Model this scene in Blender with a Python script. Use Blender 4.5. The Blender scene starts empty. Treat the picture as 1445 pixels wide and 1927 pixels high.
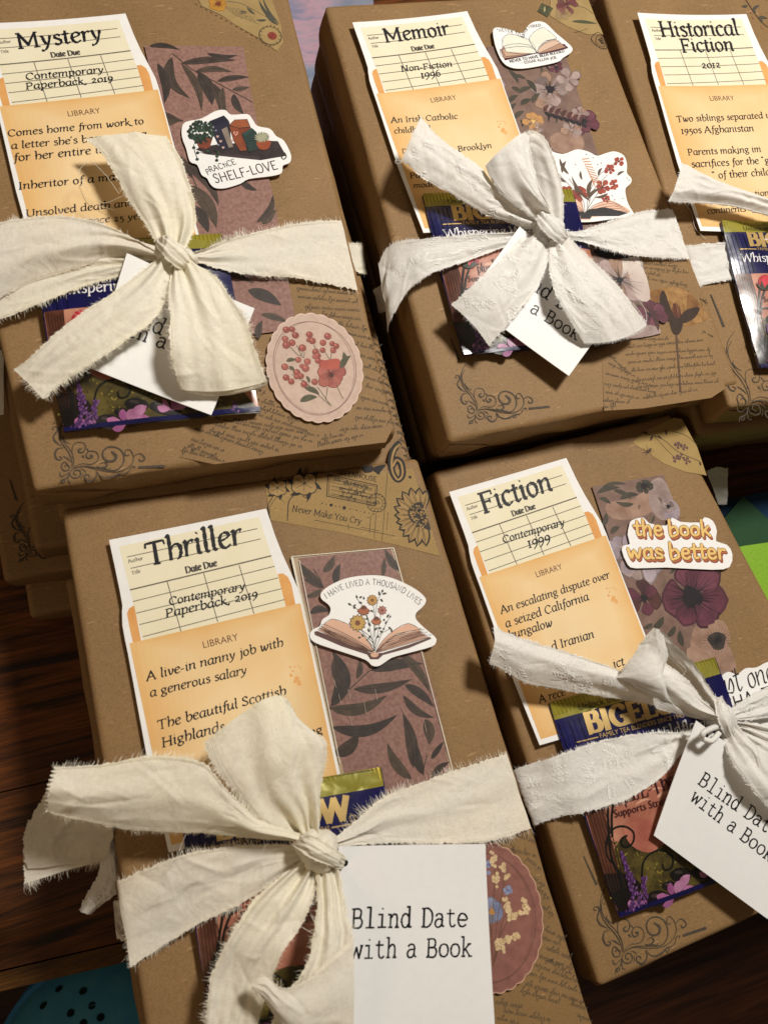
import bpy, bmesh, math, random
import numpy as np
from mathutils import Vector, Matrix

# ------------------------------------------------------------------ camera
CM = 0.01
K = 0.735                      # fitted units -> centimetres
F_PX, TILT, ROLL, TURN = 1580.98, math.radians(18.645), math.radians(39.989), math.radians(-53.9)
CAM_H = 45 * K                 # camera height above the top of the front-left book (cm)
def _rx(a): c, s = math.cos(a), math.sin(a); return np.array([[1,0,0],[0,c,-s],[0,s,c]])
def _rz(a): c, s = math.cos(a), math.sin(a); return np.array([[c,-s,0],[s,c,0],[0,0,1]])
RC = _rz(TURN) @ _rx(TILT) @ _rz(ROLL)
CAMP = np.array([0, 0, CAM_H])
scene = bpy.context.scene
cd = bpy.data.cameras.new('camera'); cam = bpy.data.objects.new('camera', cd)
scene.collection.objects.link(cam)
m4 = Matrix([list(RC[i]) + [0] for i in range(3)] + [[0,0,0,1]])
cam.matrix_world = Matrix.Translation(Vector(CAMP * CM)) @ m4
cd.sensor_fit = 'VERTICAL'; cd.sensor_height = 24; cd.sensor_width = 18
cd.lens = 24 * F_PX / 1927; cd.clip_start = .01; cd.clip_end = 50
scene.camera = cam
cd.dof.use_dof = True; cd.dof.focus_distance = .385; cd.dof.aperture_fstop = 10

def ray(px, py):
    return RC @ np.array([(px - 722.5) / F_PX, -(py - 963.5) / F_PX, -1.0])
def P(px, py, z=0.0):
    d = ray(px, py); s = (z - CAM_H) / d[2]
    return CAMP + d * s

# ------------------------------------------------------------------ light
w = bpy.data.worlds.new('World'); scene.world = w; w.use_nodes = True
bg = w.node_tree.nodes['Background']; bg.inputs[0].default_value = (1.0, .80, .58, 1); bg.inputs[1].default_value = .085
def lamp(name, pos, power, size, color, aim):
    l = bpy.data.lights.new(name, 'AREA'); l.shape = 'DISK'; l.size = size * CM; l.energy = power; l.color = color
    o = bpy.data.objects.new(name, l); scene.collection.objects.link(o)
    p = Vector(pos * CM); o.location = p
    o.rotation_euler = (Vector(aim * CM) - p).to_track_quat('-Z', 'Y').to_euler(); return o
_a = P(1450, -60, 0)
lamp('ceiling_lamp', np.array([_a[0], _a[1], 75.]), 7.6, 13, (1.0, .955, .875), P(760, 980, 0))
_b = P(-500, 2150, 0)
lamp('fill_lamp', np.array([_b[0] - 30, _b[1], 42.]), .5, 20, (1.0, .72, .42), P(600, 960, 0))  # added fill from the front left, lifts the shaded sides and the clog
scene.view_settings.view_transform = 'Standard'; scene.view_settings.look = 'None'
scene.view_settings.exposure = 0; scene.view_settings.gamma = 1
scene.view_settings.use_curve_mapping = False
scene.render.engine = 'CYCLES'
scene.cycles.max_bounces = 6; scene.cycles.use_denoising = True

# ------------------------------------------------------------------ materials
def lin(h, g=.93):
    h = h.lstrip('#'); out = []
    for i in (0, 2, 4):
        c = int(h[i:i+2], 16) / 255
        c = c / 12.92 if c <= .04045 else ((c + .055) / 1.055) ** 2.4
        out.append(min(c * g, .86))
    return out
_mats = {}
class NT:
    def __init__(s, m):
        s.t = m.node_tree; s.n = s.t.nodes; s.b = s.n['Principled BSDF']
        s.tc = s.n.new('ShaderNodeTexCoord')
    def new(s, k, **kw):
        o = s.n.new('ShaderNode' + k)
        for a, v in kw.items(): setattr(o, a, v)
        return o
    def link(s, a, b): s.t.links.new(a, b)
    def noise(s, scale, detail=4, rough=.55, vec=None, dist=0):
        o = s.new('TexNoise'); o.inputs['Scale'].default_value = scale; o.inputs['Detail'].default_value = detail
        o.inputs['Roughness'].default_value = rough; o.inputs['Distortion'].default_value = dist
        s.link(vec or s.tc.outputs['Object'], o.inputs['Vector']); return o
    def mapping(s, sc, rot=(0,0,0)):
        o = s.new('Mapping'); o.inputs['Scale'].default_value = sc; o.inputs['Rotation'].default_value = rot
        s.link(s.tc.outputs['Object'], o.inputs['Vector']); return o.outputs[0]
    def ramp(s, src, stops):
        o = s.new('ValToRGB'); e = o.color_ramp.elements
        while len(e) < len(stops): e.new(.5)
        for el, (p, c) in zip(e, stops):
            el.position = p; el.color = (*c, 1) if len(c) == 3 else c
        s.link(src, o.inputs[0]); return o
    def mix(s, fac, a, b, mode='MIX'):
        o = s.new('MixRGB', blend_type=mode)
        for sock, v in zip(o.inputs, (fac, a, b)):
            if hasattr(v, 'links') or hasattr(v, 'is_linked'): s.link(v, sock)
            elif isinstance(v, (int, float)): sock.default_value = v
            else: sock.default_value = (*v, 1)
        return o.outputs[0]
    def bump(s, h, strength, dist, prev=None):
        o = s.new('Bump'); o.inputs['Strength'].default_value = strength; o.inputs['Distance'].default_value = dist
        s.link(h, o.inputs['Height'])
        if prev: s.link(prev, o.inputs['Normal'])
        return o.outputs[0]
def newmat(key):
    m = bpy.data.materials.new(key); m.use_nodes = True; return m, NT(m)

def ink(hexc, rough=.6, var=.12, scale=900, hex2=None, spec=.3, metal=0, bump=0, coat=0):
    """printed colour: a flat tint with a little speckle, or two tints mottled together"""
    key = (hexc, rough, var, scale, hex2, spec, metal, bump, coat)
    if key in _mats: return _mats[key]
    m, t = newmat('print_' + hexc.strip('#')); c = lin(hexc)
    n = t.noise(scale, 3)
    c2 = lin(hex2) if hex2 else [x * (1 - var) for x in c]
    r = t.ramp(n.outputs[0], [(.32, c2), (.66, c if hex2 else [min(.88, x * (1 + var * .5)) for x in c])])
    t.link(r.outputs[0], t.b.inputs['Base Color'])
    t.b.inputs['Roughness'].default_value = rough; t.b.inputs['Specular IOR Level'].default_value = spec
    t.b.inputs['Metallic'].default_value = metal
    if coat: t.b.inputs['Coat Weight'].default_value = coat; t.b.inputs['Coat Roughness'].default_value = .12
    if bump:
        n2 = t.noise(75, 2, .5, None, .8)
        t.link(t.bump(n2.outputs[0], bump, .006), t.b.inputs['Normal'])
    _mats[key] = m; return m

def kraft(name='kraft_paper', base='#98795a', dark=1.0, gloss=.6):
    key = ('kraft', base, dark)
    if key in _mats: return _mats[key]
    m, t = newmat(name); c = [x * dark for x in lin(base)]
    big = t.noise(28, 4, .6); fine = t.noise(1500, 4, .7)
    col = t.ramp(big.outputs[0], [(.3, [x * .90 for x in c]), (.7, [min(1, x * 1.08) for x in c])]).outputs[0]
    sp = t.ramp(fine.outputs[0], [(.30, (.62,.58,.52)), (.52, (1,1,1)), (.75, (1.14,1.14,1.14))]).outputs[0]
    col = t.mix(.75, col, sp, 'MULTIPLY')
    for k, rot in enumerate((.5, 1.9, 2.7)):
        fib = t.noise(1.0, 1, .4, t.mapping((160, 900, 300), (0, 0, rot)))
        f = t.ramp(fib.outputs[0], [(.735, (0,0,0)), (.775, (1,1,1))]).outputs[0]
        col = t.mix(t.mix(1.0, f, (.42,.42,.42), 'MULTIPLY'), col, [min(.8, x * 1.75 + .03) for x in c] if k < 2 else [x * .45 for x in c])
    t.link(col, t.b.inputs['Base Color'])
    t.b.inputs['Roughness'].default_value = gloss; t.b.inputs['Specular IOR Level'].default_value = .22
    wr = t.noise(30, 3, .5, None, .3)
    nb = t.bump(wr.outputs[0], .13, .008)
    nb = t.bump(fine.outputs[0], .12, .0006, nb)
    t.link(nb, t.b.inputs['Normal'])
    _mats[key] = m; return m

def cloth_mat(name, base, warm):
    key = ('cloth', base)
    if key in _mats: return _mats[key]
    m, t = newmat(name); c, c2 = lin(base), lin(warm)
    uv = t.new('UVMap')
    big = t.noise(35, 3, .6)
    col = t.ramp(big.outputs[0], [(.35, c), (.68, c2)]).outputs[0]
    wv = []
    for d in ('X', 'Y'):
        wt = t.new('TexWave', wave_type='BANDS', bands_direction=d)
        wt.inputs['Scale'].default_value = 8.5; wt.inputs['Distortion'].default_value = 2.2
        wt.inputs['Detail'].default_value = 2; wt.inputs['Detail Scale'].default_value = 1.5
        t.link(uv.outputs[0], wt.inputs['Vector']); wv.append(wt.outputs['Fac'])
    mx = t.new('Math', operation='MULTIPLY'); t.link(wv[0], mx.inputs[0]); t.link(wv[1], mx.inputs[1])
    slub = t.noise(700, 3, .7)
    for sc_ in ((2.2, 30, 1), (30, 2.2, 1)):
        mp = t.new('Mapping'); mp.inputs['Scale'].default_value = sc_; t.link(uv.outputs[0], mp.inputs['Vector'])
        st = t.noise(1.0, 3, .6, mp.outputs[0]); col = t.mix(.75, col, t.ramp(st.outputs[0], [(.34, (.95,.945,.93)), (.5, (1.03,1.03,1.03)), (.68, (1.08,1.08,1.08))]).outputs[0], 'MULTIPLY')
    col = t.mix(.8, col, t.ramp(mx.outputs[0], [(0, (.97,.965,.955)), (.5, (1.08,1.08,1.08))]).outputs[0], 'MULTIPLY')
    col = t.mix(.5, col, t.ramp(slub.outputs[0], [(.3, (.90,.89,.87)), (.6, (1.04,1.04,1.04))]).outputs[0], 'MULTIPLY')
    t.link(col, t.b.inputs['Base Color']); t.b.inputs['Roughness'].default_value = .9
    t.b.inputs['Specular IOR Level'].default_value = .15
    t.b.inputs['Sheen Weight'].default_value = .15
    nb = t.bump(mx.outputs[0], .35, .0006)
    nb = t.bump(t.noise(90, 3, .55, None, .8).outputs[0], .16, .005, nb)
    t.link(nb, t.b.inputs['Normal'])
    tr = t.new('BsdfTranslucent'); t.link(col, tr.inputs[0])
    ms = t.new('MixShader'); ms.inputs[0].default_value = .13
    out = t.n['Material Output']
    t.link(t.b.outputs[0], ms.inputs[1]); t.link(tr.outputs[0], ms.inputs[2]); t.link(ms.outputs[0], out.inputs[0])
    _mats[key] = m; return m

def clear_film():
    if 'film' in _mats: return _mats['film']
    m, t = newmat('clear_film')
    out = t.n['Material Output']
    tr = t.new('BsdfTransparent'); gl = t.new('BsdfGlossy'); gl.inputs['Roughness'].default_value = .12
    ms = t.new('MixShader'); ms.inputs[0].default_value = .02
    n = t.noise(90, 3, .5, None, 1.5); t.link(t.bump(n.outputs[0], .06, .003), gl.inputs['Normal'])
    t.link(tr.outputs[0], ms.inputs[1]); t.link(gl.outputs[0], ms.inputs[2]); t.link(ms.outputs[0], out.inputs[0])
    _mats['film'] = m; return m

# ------------------------------------------------------------------ object helpers
COL = scene.collection
def tag(o, label, cat=None, group=None, kind=None):
    if label: o['label'] = label
    if cat: o['category'] = cat
    if group: o['group'] = group
    if kind: o['kind'] = kind
    return o
def wloc(o):
    v = Vector(o.location); p = o.parent
    while p: v += p.location; p = p.parent
    return v
def thing(name, pos_cm, label, cat, group=None):
    o = bpy.data.objects.new(name, None); o.empty_display_size = .01; COL.objects.link(o)
    o.location = Vector(pos_cm) * CM
    return tag(o, label, cat, group)
def mesh_obj(name, verts, faces, mats, midx=None, parent=None, smooth=False, uvs=None):
    v = np.asarray(verts, float) * CM
    c = Vector(((v[:,0].min()+v[:,0].max())/2, (v[:,1].min()+v[:,1].max())/2, v[:,2].min()))
    me = bpy.data.meshes.new(name)
    me.from_pydata([tuple(a) for a in (v - np.array(c))], [], faces)
    if not isinstance(mats, (list, tuple)): mats = [mats]
    for m in mats: me.materials.append(m)
    if midx is not None: me.polygons.foreach_set('material_index', midx)
    if smooth: me.polygons.foreach_set('use_smooth', [True] * len(me.polygons))
    if uvs is not None:
        l = me.uv_layers.new(name='UVMap'); vi = np.empty(len(me.loops), int); me.loops.foreach_get('vertex_index', vi)
        l.data.foreach_set('uv', np.asarray(uvs, float)[vi].ravel())
    me.update()
    o = bpy.data.objects.new(name, me); COL.objects.link(o)
    if parent is not None:
        o.parent = parent; o.location = c - wloc(parent)
    else: o.location = c
    return o

def crom(pts, n=5, closed=False):
    """Catmull-Rom through the points"""
    p = np.asarray(pts, float)
    if len(p) < 3 and not closed: return np.array([p[0] + (p[-1]-p[0]) * t for t in np.linspace(0, 1, max(2, n))])
    if closed: q = np.vstack([p[-1], p, p[0], p[1]])
    else: q = np.vstack([2*p[0]-p[1], p, 2*p[-1]-p[-2]])
    out = []
    for i in range(len(q) - 3):
        a, b, c, d = q[i:i+4]
        for t in np.linspace(0, 1, n, endpoint=False):
            out.append(.5 * ((2*b) + (c-a)*t + (2*a-5*b+4*c-d)*t*t + (3*b-a-3*c+d)*t**3))
    if not closed: out.append(p[-1])
    return np.array(out)
# ------------------------------------------------------------------ pen lettering (own stroke alphabets)
def _parse(src):
    d = {}
    for line in src.strip().splitlines():
        if not line.strip(): continue
        ch, adv, rest = line.split(' ', 2)
        st = []
        for s in rest.split(';'):
            s = s.strip()
            if not s: continue
            serif = s.startswith('+'); poly = s.lstrip('+').startswith('-p')
            s = s.lstrip('+').replace('-p', '', 1) if poly else s.lstrip('+')
            st.append((np.array([[float(v) for v in q.split(',')] for q in s.split()]), poly, serif))
        d[{'space': ' '}.get(ch, ch)] = (float(adv), st)
    return d
CAPS = """
A 62 -p3,0 30,72 55,0; 14,26 45,26; +-4,0 12,0; +45,0 64,0
B 52 10,70 10,0; 10,69 32,69 39,56 30,39 10,38; 10,38 36,37 45,20 36,3 10,1; +0,70 12,70; +0,0 12,0
C 58 53,56 40,70 24,68 10,50 8,28 18,8 34,1 54,12; +53,68 53,50
D 64 12,70 12,0; 12,69 38,66 56,48 56,24 40,4 12,1; +2,70 14,70; +2,0 14,0
E 52 -p46,68 11,68 11,2 47,2; 11,36 36,36; +1,69 12,69; +1,1 12,1; +46,69 46,56; +47,1 48,16; +36,44 36,28
F 50 -p46,68 12,68 12,0; 12,36 35,36; +1,69 12,69; +3,0 23,0; +46,69 46,54; +35,44 35,28
G 62 53,56 40,70 24,68 10,50 8,28 18,8 34,1 50,8; -p36,30 52,30 52,4; +53,68 53,52; +36,31 60,31
H 66 12,70 12,0; 54,70 54,0; 12,36 54,36; +2,70 22,70; +2,0 22,0; +44,70 64,70; +44,0 64,0
I 28 13,70 13,0; +3,70 23,70; +3,0 23,0
K 56 12,70 12,0; 48,70 12,32; 22,42 50,0; +2,70 22,70; +2,0 22,0; +40,70 56,70; +42,0 58,0
L 48 -p11,70 11,2 44,2; +1,70 21,70; +1,1 12,1; +44,1 45,18
M 82 -p12,0 12,70 40,14 68,70 68,0; +2,70 14,70; +2,0 22,0; +58,0 80,0; +66,70 78,70
N 66 -p12,0 12,70 52,2 52,70; +2,70 14,70; +2,0 22,0; +44,70 62,70
O 62 31,71 14,62 7,36 14,9 31,1 48,9 55,36 48,62 31,71
P 50 11,70 11,0; 11,69 34,69 43,54 34,35 11,33; +1,70 12,70; +1,0 22,0
R 54 11,70 11,0; 11,69 33,69 41,54 32,37 11,36; 26,36 48,0; +1,70 12,70; +1,0 22,0; +44,0 56,0
S 46 38,58 27,70 13,65 10,50 22,38 36,27 37,11 22,1 6,12; +39,68 39,54; +5,16 5,2
T 58 28,69 28,0; 3,68 54,69; +18,0 38,0; +3,69 2,54; +54,70 56,55
U 64 11,70 11,22 20,4 32,1 46,6 53,22 53,70; +1,70 21,70; +44,70 63,70
V 60 -p5,70 30,1 55,70; +-3,70 14,70; +46,70 63,70
W 84 -p4,70 22,1 42,68 62,1 80,70; +-4,70 14,70; +70,70 88,70
Y 58 -p4,70 28,34 54,70; 28,34 28,0; +-3,70 14,70; +45,70 62,70; +18,0 38,0
"""
FELL = _parse(CAPS + """
a 46 38,47 24,50 12,42 7,26 10,8 20,2 31,10 38,26; 40,50 37,30 36,8 41,1 48,5
b 46 4,74 12,79 11,40 11,8; 11,34 22,48 34,48 41,38 41,20 33,5 22,0 11,6
c 38 36,40 30,48 20,49 10,40 7,24 11,8 22,1 36,9
d 48 38,46 24,50 12,42 7,26 10,8 20,2 31,10 38,26; 31,77 38,78 38,30 38,8 46,3
e 40 9,26 24,30 35,38 32,47 22,50 11,42 7,24 12,7 23,1 37,10
f 28 36,70 29,77 21,72 18,56 15,10 10,-14 2,-20; 6,46 30,48
g 44 30,47 18,49 9,40 10,26 20,20 31,25 34,37 30,47; 20,20 13,13 19,7 34,3 38,-9 26,-20 10,-17 8,-6 18,4; 31,46 42,49
h 46 3,74 11,79 11,36 10,0; 11,32 22,46 33,47 40,37 40,18 34,4 27,0
i 23 4,44 12,49 11,20 12,5 20,2; -p11,66 14,69
j 22 7,46 14,49 14,10 12,-12 2,-21; -p13,66 16,69
k 45 3,74 11,79 11,36 10,0; 37,48 12,23; 18,28 32,8 44,-4 58,-9
l 22 4,74 12,79 11,40 11,6 20,2
m 70 3,44 10,49 10,20 8,0; 10,34 20,47 30,48 34,38 32,0; 34,34 45,47 55,48 59,38 57,8 66,2
n 48 3,44 10,49 10,20 8,0; 10,32 22,46 33,48 38,38 36,8 45,2
o 44 22,50 11,43 7,25 12,7 22,1 33,8 38,26 33,43 22,50
p 46 3,46 11,50 11,10 9,-24; 11,34 22,48 34,48 40,36 38,16 30,4 20,1 11,8; 2,-24 17,-24
r 33 3,44 10,49 10,20 8,0; 10,30 18,44 27,49 33,44
s 34 30,42 22,49 12,46 10,37 18,29 28,22 29,9 20,1 6,7
t 29 16,64 14,40 13,10 18,2 28,8; 2,46 28,49
u 48 3,44 10,49 9,16 14,4 24,3 36,20; 38,49 37,12 46,2
v 42 4,46 10,49 14,20 19,1; 19,1 32,18 37,38 32,49
w 60 4,46 10,49 12,20 17,1 28,24 32,44; 32,44 34,18 38,1 50,20 55,38 50,49
y 44 3,46 10,48 14,26 20,8; 38,49 32,24 20,-8 8,-20 -1,-18
z 42 -p7,47 34,47 6,3 30,3 40,-5
0 44 22,48 11,42 7,25 12,8 22,2 33,8 38,26 33,42 22,48
1 26 12,48 12,0; 3,47 22,48; 3,0 22,0
2 42 8,38 16,48 28,46 31,36 22,20 7,3; 7,3 22,5 38,0
5 38 -p32,47 14,47 12,24; 12,24 26,24 32,10 26,-10 8,-20
6 42 36,68 20,58 9,38 8,16 20,1 34,10 34,30 22,38 10,26
9 42 34,28 22,16 10,22 9,38 20,49 32,44 36,26 28,2 8,-20
, 20 8,6 11,-2 5,-12
. 18 8,4 10,2
- 30 3,22 26,25
' 16 8,78 6,62
" 26 7,78 6,62; 18,78 17,62
space 24 0,-500 0,-501
""".replace('space 24 0,-500 0,-501', 'space 25 ;'))
TYPE = _parse("""
B 60 -p6,66 14,66 14,2 6,2; 14,66 38,66 47,54 40,36 14,35; 14,35 42,35 53,20 42,2 14,2
D 60 -p5,66 14,66 14,2 5,2; 14,66 34,66 52,50 52,20 34,2 14,2
l 56 -p14,72 30,72 30,2; 10,2 50,2
i 54 -p13,46 29,46 29,2; 9,2 49,2; -p28,64 31,68
n 58 -p4,46 14,46 14,2; 4,2 24,2; 14,32 26,46 38,46 44,34 44,2; 34,2 54,2
d 58 42,36 30,47 15,44 7,24 15,4 30,1 42,14; -p32,72 43,72 43,2 53,2
a 56 11,38 18,46 34,46 41,36 41,8 52,2; 41,28 20,28 9,18 10,6 20,0 34,4 41,16
t 54 -p22,62 22,14; 22,14 28,2 40,1 48,8; 6,46 44,46
e 56 9,25 48,25 46,38 32,47 16,44 8,26 14,7 30,1 47,9
w 60 -p5,46 17,2 30,40 43,2 55,46; -1,46 14,46; 46,46 61,46
h 58 -p4,72 14,72 14,2; 4,2 24,2; 14,32 26,46 38,46 44,34 44,2; 34,2 54,2
o 56 29,47 14,41 8,24 14,7 29,1 44,7 50,24 44,41 29,47
k 60 -p4,72 14,72 14,2; 4,2 24,2; 14,20 42,46; 33,46 52,46; 24,28 46,2; 38,2 58,2
space 40 ;
""")
CASUAL = _parse(CAPS.replace('+', '!') .replace('!', '+') + """
i 18 9,48 9,0; -p8,66 10,68
t 36 18,62 18,2; 4,44 32,44
P 46 11,50 11,-22; 11,49 32,50 40,36 32,18 11,18
" 26 7,78 6,62; 18,78 17,62
- 34 3,32 30,36
. 18 8,4 10,2
space 30 ;
""")
SCRIPT = _parse("""
j 26 16,50 15,10 6,-24 -6,-16 8,0 24,20; -p18,68 20,70
u 40 4,46 6,12 16,2 30,26 34,48 34,8 44,6
s 30 4,14 18,48 26,24 20,4 6,4
t 30 16,76 14,20 20,2 32,14; 2,52 30,56
o 38 24,48 8,38 8,10 22,2 34,18 28,44 24,48
n 44 6,48 8,2; 8,28 24,48 34,40 34,8 44,6
e 34 8,22 28,34 22,50 8,36 10,8 24,4 36,16
m 64 6,48 8,2; 8,28 20,48 30,40 30,4; 30,28 44,48 54,40 54,8 62,6
b 40 6,40 18,76 14,80 8,60 8,8 22,2 32,20 20,40 8,26
k 40 6,30 18,76 12,80 8,60 8,0; 8,22 28,44 28,30 14,24 34,0
space 26 ;
""")
BUBBLE = _parse("""
t 34 18,66 16,14 24,6 32,10; 2,47 34,47
h 50 10,74 10,4; 12,32 26,46 38,40 38,4
e 46 12,26 36,28 34,44 18,46 9,28 14,8 30,4 40,12
b 50 10,74 10,6 28,4 42,14 40,36 26,44 12,34
o 48 24,46 10,38 9,14 24,5 39,14 38,38 24,46
k 50 10,74 10,4; 38,46 14,22; 20,28 42,4
w 64 6,46 16,6 30,40 44,6 58,46
a 50 38,40 22,46 9,34 10,12 24,5 38,16; 40,46 39,10 46,5
s 40 34,40 20,47 9,38 18,27 32,20 30,7 8,8
r 38 10,46 10,4; 10,28 22,44 36,42
space 22 ;
""")
class Style:
    def __init__(s, font, thick, thin=None, ang=35, slope=0, serif=True, sw=None, cap=False):
        s.font, s.thick, s.thin, s.ang, s.slope, s.serif, s.cap = font, thick, thin or thick, math.radians(ang), slope, serif, cap
        s.sw = sw or s.thin
F_FELL  = Style(FELL, 10.2, 4.6, 25, .10, True, 4.5)
F_HEAD  = Style(FELL, 11, 5, 25, .05, True, 5.5)
F_TYPE  = Style(TYPE, 9.2, 8.0, 0)
F_CAPS  = Style(CASUAL, 8, 8, 0, 0, False)
F_BOLD  = Style(CASUAL, 9, 9, 0, 0, False)
F_BRAND = Style(FELL, 20, 8, 0, 0, True, 10)
F_BOOK  = Style(FELL, 9, 4.5, 0, 0, True, 4)
F_SCR   = Style(SCRIPT, 7, 3.5, 40, .1)
F_BUB   = Style(BUBBLE, 15.5, 13.5, 10, 0, False, cap=True)
_sans = {}
def sans_glyphs(txt):
    """built-in sans letters as flat triangles (unit em)"""
    if txt in _sans: return _sans[txt]
    c = bpy.data.curves.new('t', 'FONT'); c.body = txt; c.size = 1; c.resolution_u = 2
    o = bpy.data.objects.new('t', c); COL.objects.link(o)
    dg = bpy.context.evaluated_depsgraph_get(); me = o.evaluated_get(dg).to_mesh()
    v = np.array([list(a.co)[:2] for a in me.vertices]); f = [list(p.vertices) for p in me.polygons]
    bpy.data.objects.remove(o); bpy.data.curves.remove(c)
    v[:,0] -= v[:,0].min()
    _sans[txt] = (v, f, v[:,0].max()); return _sans[txt]
# ------------------------------------------------------------------ flat printed things
class Sheet:
    """a flat sheet lying in a real plane; outlines traced on the photo are projected onto that plane"""
    LV = .0022                                       # cm between printed layers
    def __init__(s, plane):
        if isinstance(plane, (int, float)):
            s.o = np.array([0, 0, float(plane)]); s.n = np.array([0, 0, 1.])
        else:
            a, b, c = [P(*q) for q in plane]
            s.o = a; s.n = np.cross(b - a, c - a); s.n /= np.linalg.norm(s.n)
            if s.n[2] < 0: s.n = -s.n
        ex = np.array([1, 0, 0]) - s.n * s.n[0]; s.ex = ex / np.linalg.norm(ex); s.ey = np.cross(s.n, s.ex)
        s.v, s.f, s.mi, s.mats, s.k, s.axis = [], [], [], [], 0, None
    def q(s, px, py):                                # pixel -> plane coordinates (cm)
        d = ray(px, py); t = (s.o - CAMP) @ s.n / (d @ s.n); r = CAMP + d * t - s.o
        return np.array([r @ s.ex, r @ s.ey])
    def Q(s, pts): return np.array([s.q(*p[:2]) for p in pts])
    def w(s, uv, h): return s.o + s.ex * uv[0] + s.ey * uv[1] + s.n * h
    def m(s, mat):
        if isinstance(mat, str): mat = ink(mat)
        if mat not in s.mats: s.mats.append(mat)
        return s.mats.index(mat)
    def h(s, lv):
        s.k = (s.k + 1) % 40; return lv * s.LV + s.k * .00004
    # --- in plane coordinates
    def face(s, uv, mat, lv):
        h = s.h(lv); i = len(s.v); s.v += [s.w(a, h) for a in uv]
        idx = list(range(i, i + len(uv)))
        a = np.asarray(uv); ar = np.sum(a[:,0]*np.roll(a[:,1],-1) - np.roll(a[:,0],-1)*a[:,1])
        s.f.append(idx if ar > 0 else idx[::-1]); s.mi.append(s.m(mat))
    def strip(s, c, wd, mat, lv, cap=False):
        c = np.asarray(c); n = len(c)
        if n < 2: return
        keep = [0] + [i for i in range(1, n) if np.linalg.norm(c[i]-c[i-1]) > 1e-6]
        c = c[keep]; wd = (np.zeros(len(keep)) + wd) if np.isscalar(wd) else np.asarray(wd)[keep]; n = len(c)
        if n < 2: return
        t = np.gradient(c, axis=0); t /= (np.linalg.norm(t, axis=1)[:,None] + 1e-12)
        nn = np.stack([-t[:,1], t[:,0]], 1)
        h = s.h(lv); i0 = len(s.v); k = s.m(mat)
        for j in range(n):
            hh = h + j * .00001
            s.v.append(s.w(c[j] - nn[j]*wd[j]/2, hh)); s.v.append(s.w(c[j] + nn[j]*wd[j]/2, hh))
        for j in range(n - 1):
            a = i0 + 2*j; s.f.append([a, a+2, a+3, a+1]); s.mi.append(k)
        if cap:
            for e in (0, n-1):
                r = wd[e]/2; s.face([c[e] + r*np.array([math.cos(x), math.sin(x)]) for x in np.linspace(0, 2*math.pi, 9)[:-1]], mat, lv)
    # --- in photo pixels
    def body(s, pts, thick, mat, smooth=0):
        uv = s.Q(pts)
        if smooth: uv = crom(uv, smooth, True)
        ar = np.sum(uv[:,0]*np.roll(uv[:,1],-1) - np.roll(uv[:,0],-1)*uv[:,1])
        if ar < 0: uv = uv[::-1]
        n = len(uv); i = len(s.v); k = s.m(mat)
        s.v += [s.w(a, 0) for a in uv] + [s.w(a, -thick) for a in uv]; s.nb = len(s.v)
        s.f.append(list(range(i, i+n))); s.f.append(list(range(i+2*n-1, i+n-1, -1))); s.mi += [k, k]
        for j in range(n):
            a, b = i+j, i+(j+1) % n; s.f.append([a, a+n, b+n, b]); s.mi.append(k)
        return s
    def poly(s, pts, mat, lv=1, smooth=0):
        uv = s.Q(pts)
        if smooth: uv = crom(uv, smooth, True)
        s.face(uv, mat, lv); return s
    def line(s, pts, w, mat, lv=2, n=5, taper=None, closed=False, cap=False):
        """w in photo pixels; taper = (start, end) factors"""
        c = s.Q(pts); c = crom(c, n, closed) if n > 1 else c
        if closed: c = np.vstack([c, c[:1]])
        wc = w / F_PX * 33
        wd = np.full(len(c), wc) if taper is None else wc * np.interp(np.linspace(0, 1, len(c)), np.linspace(0, 1, len(taper)), taper)
        s.strip(c, wd, mat, lv, cap); return s
    def leaf(s, p0, p1, w, mat, lv=2, bend=0., peak=.45, n=9):
        a, b = s.q(*p0), s.q(*p1); d = b - a; L = np.linalg.norm(d); nn = np.array([-d[1], d[0]]) / (L + 1e-9)
        wc = w / F_PX * 33; t = np.linspace(0, 1, n)
        c = a + d * t[:,None] + nn * (bend * L * np.sin(math.pi * t))[:,None]
        pr = np.sin(math.pi * t ** (math.log(.5) / math.log(peak))) ** .85
        s.strip(c, np.maximum(wc * pr, .002), mat, lv); return s
    def disc(s, p, r, mat, lv=2, n=12, sq=1.0, wob=0., rnd=random):
        c = s.q(*p); rc = r / F_PX * 33; ph = rnd.random() * 6
        s.face([c + rc * (1 + wob * math.sin(3*x + ph) + wob * .6 * math.sin(5*x + 2*ph)) * np.array([math.cos(x), sq * math.sin(x)]) for x in np.linspace(0, 2*math.pi, n + 1)[:-1]], mat, lv); return s
    def text(s, txt, p0, p1, st, mat, lv=3, ys=1.0, jit=0):
        """the line of writing runs from pixel p0 to pixel p1 along its baseline"""
        a, b = s.q(*p0), s.q(*p1); L = np.linalg.norm(b - a); ex = (b - a) / L; ey = np.array([-ex[1], ex[0]])
        if st == 'sans':
            v, f, wd = sans_glyphs(txt); sc = L / wd; h = s.h(lv); i = len(s.v); k = s.m(mat)
            for q in v: s.v.append(s.w(a + ex * q[0] * sc + ey * q[1] * sc * ys, h))
            for fc in f: s.f.append([i + j for j in fc]); s.mi.append(k)
            return s
        tot = sum(st.font[c][0] for c in txt if c in st.font) or 1; sc = L / tot; x = 0
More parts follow.
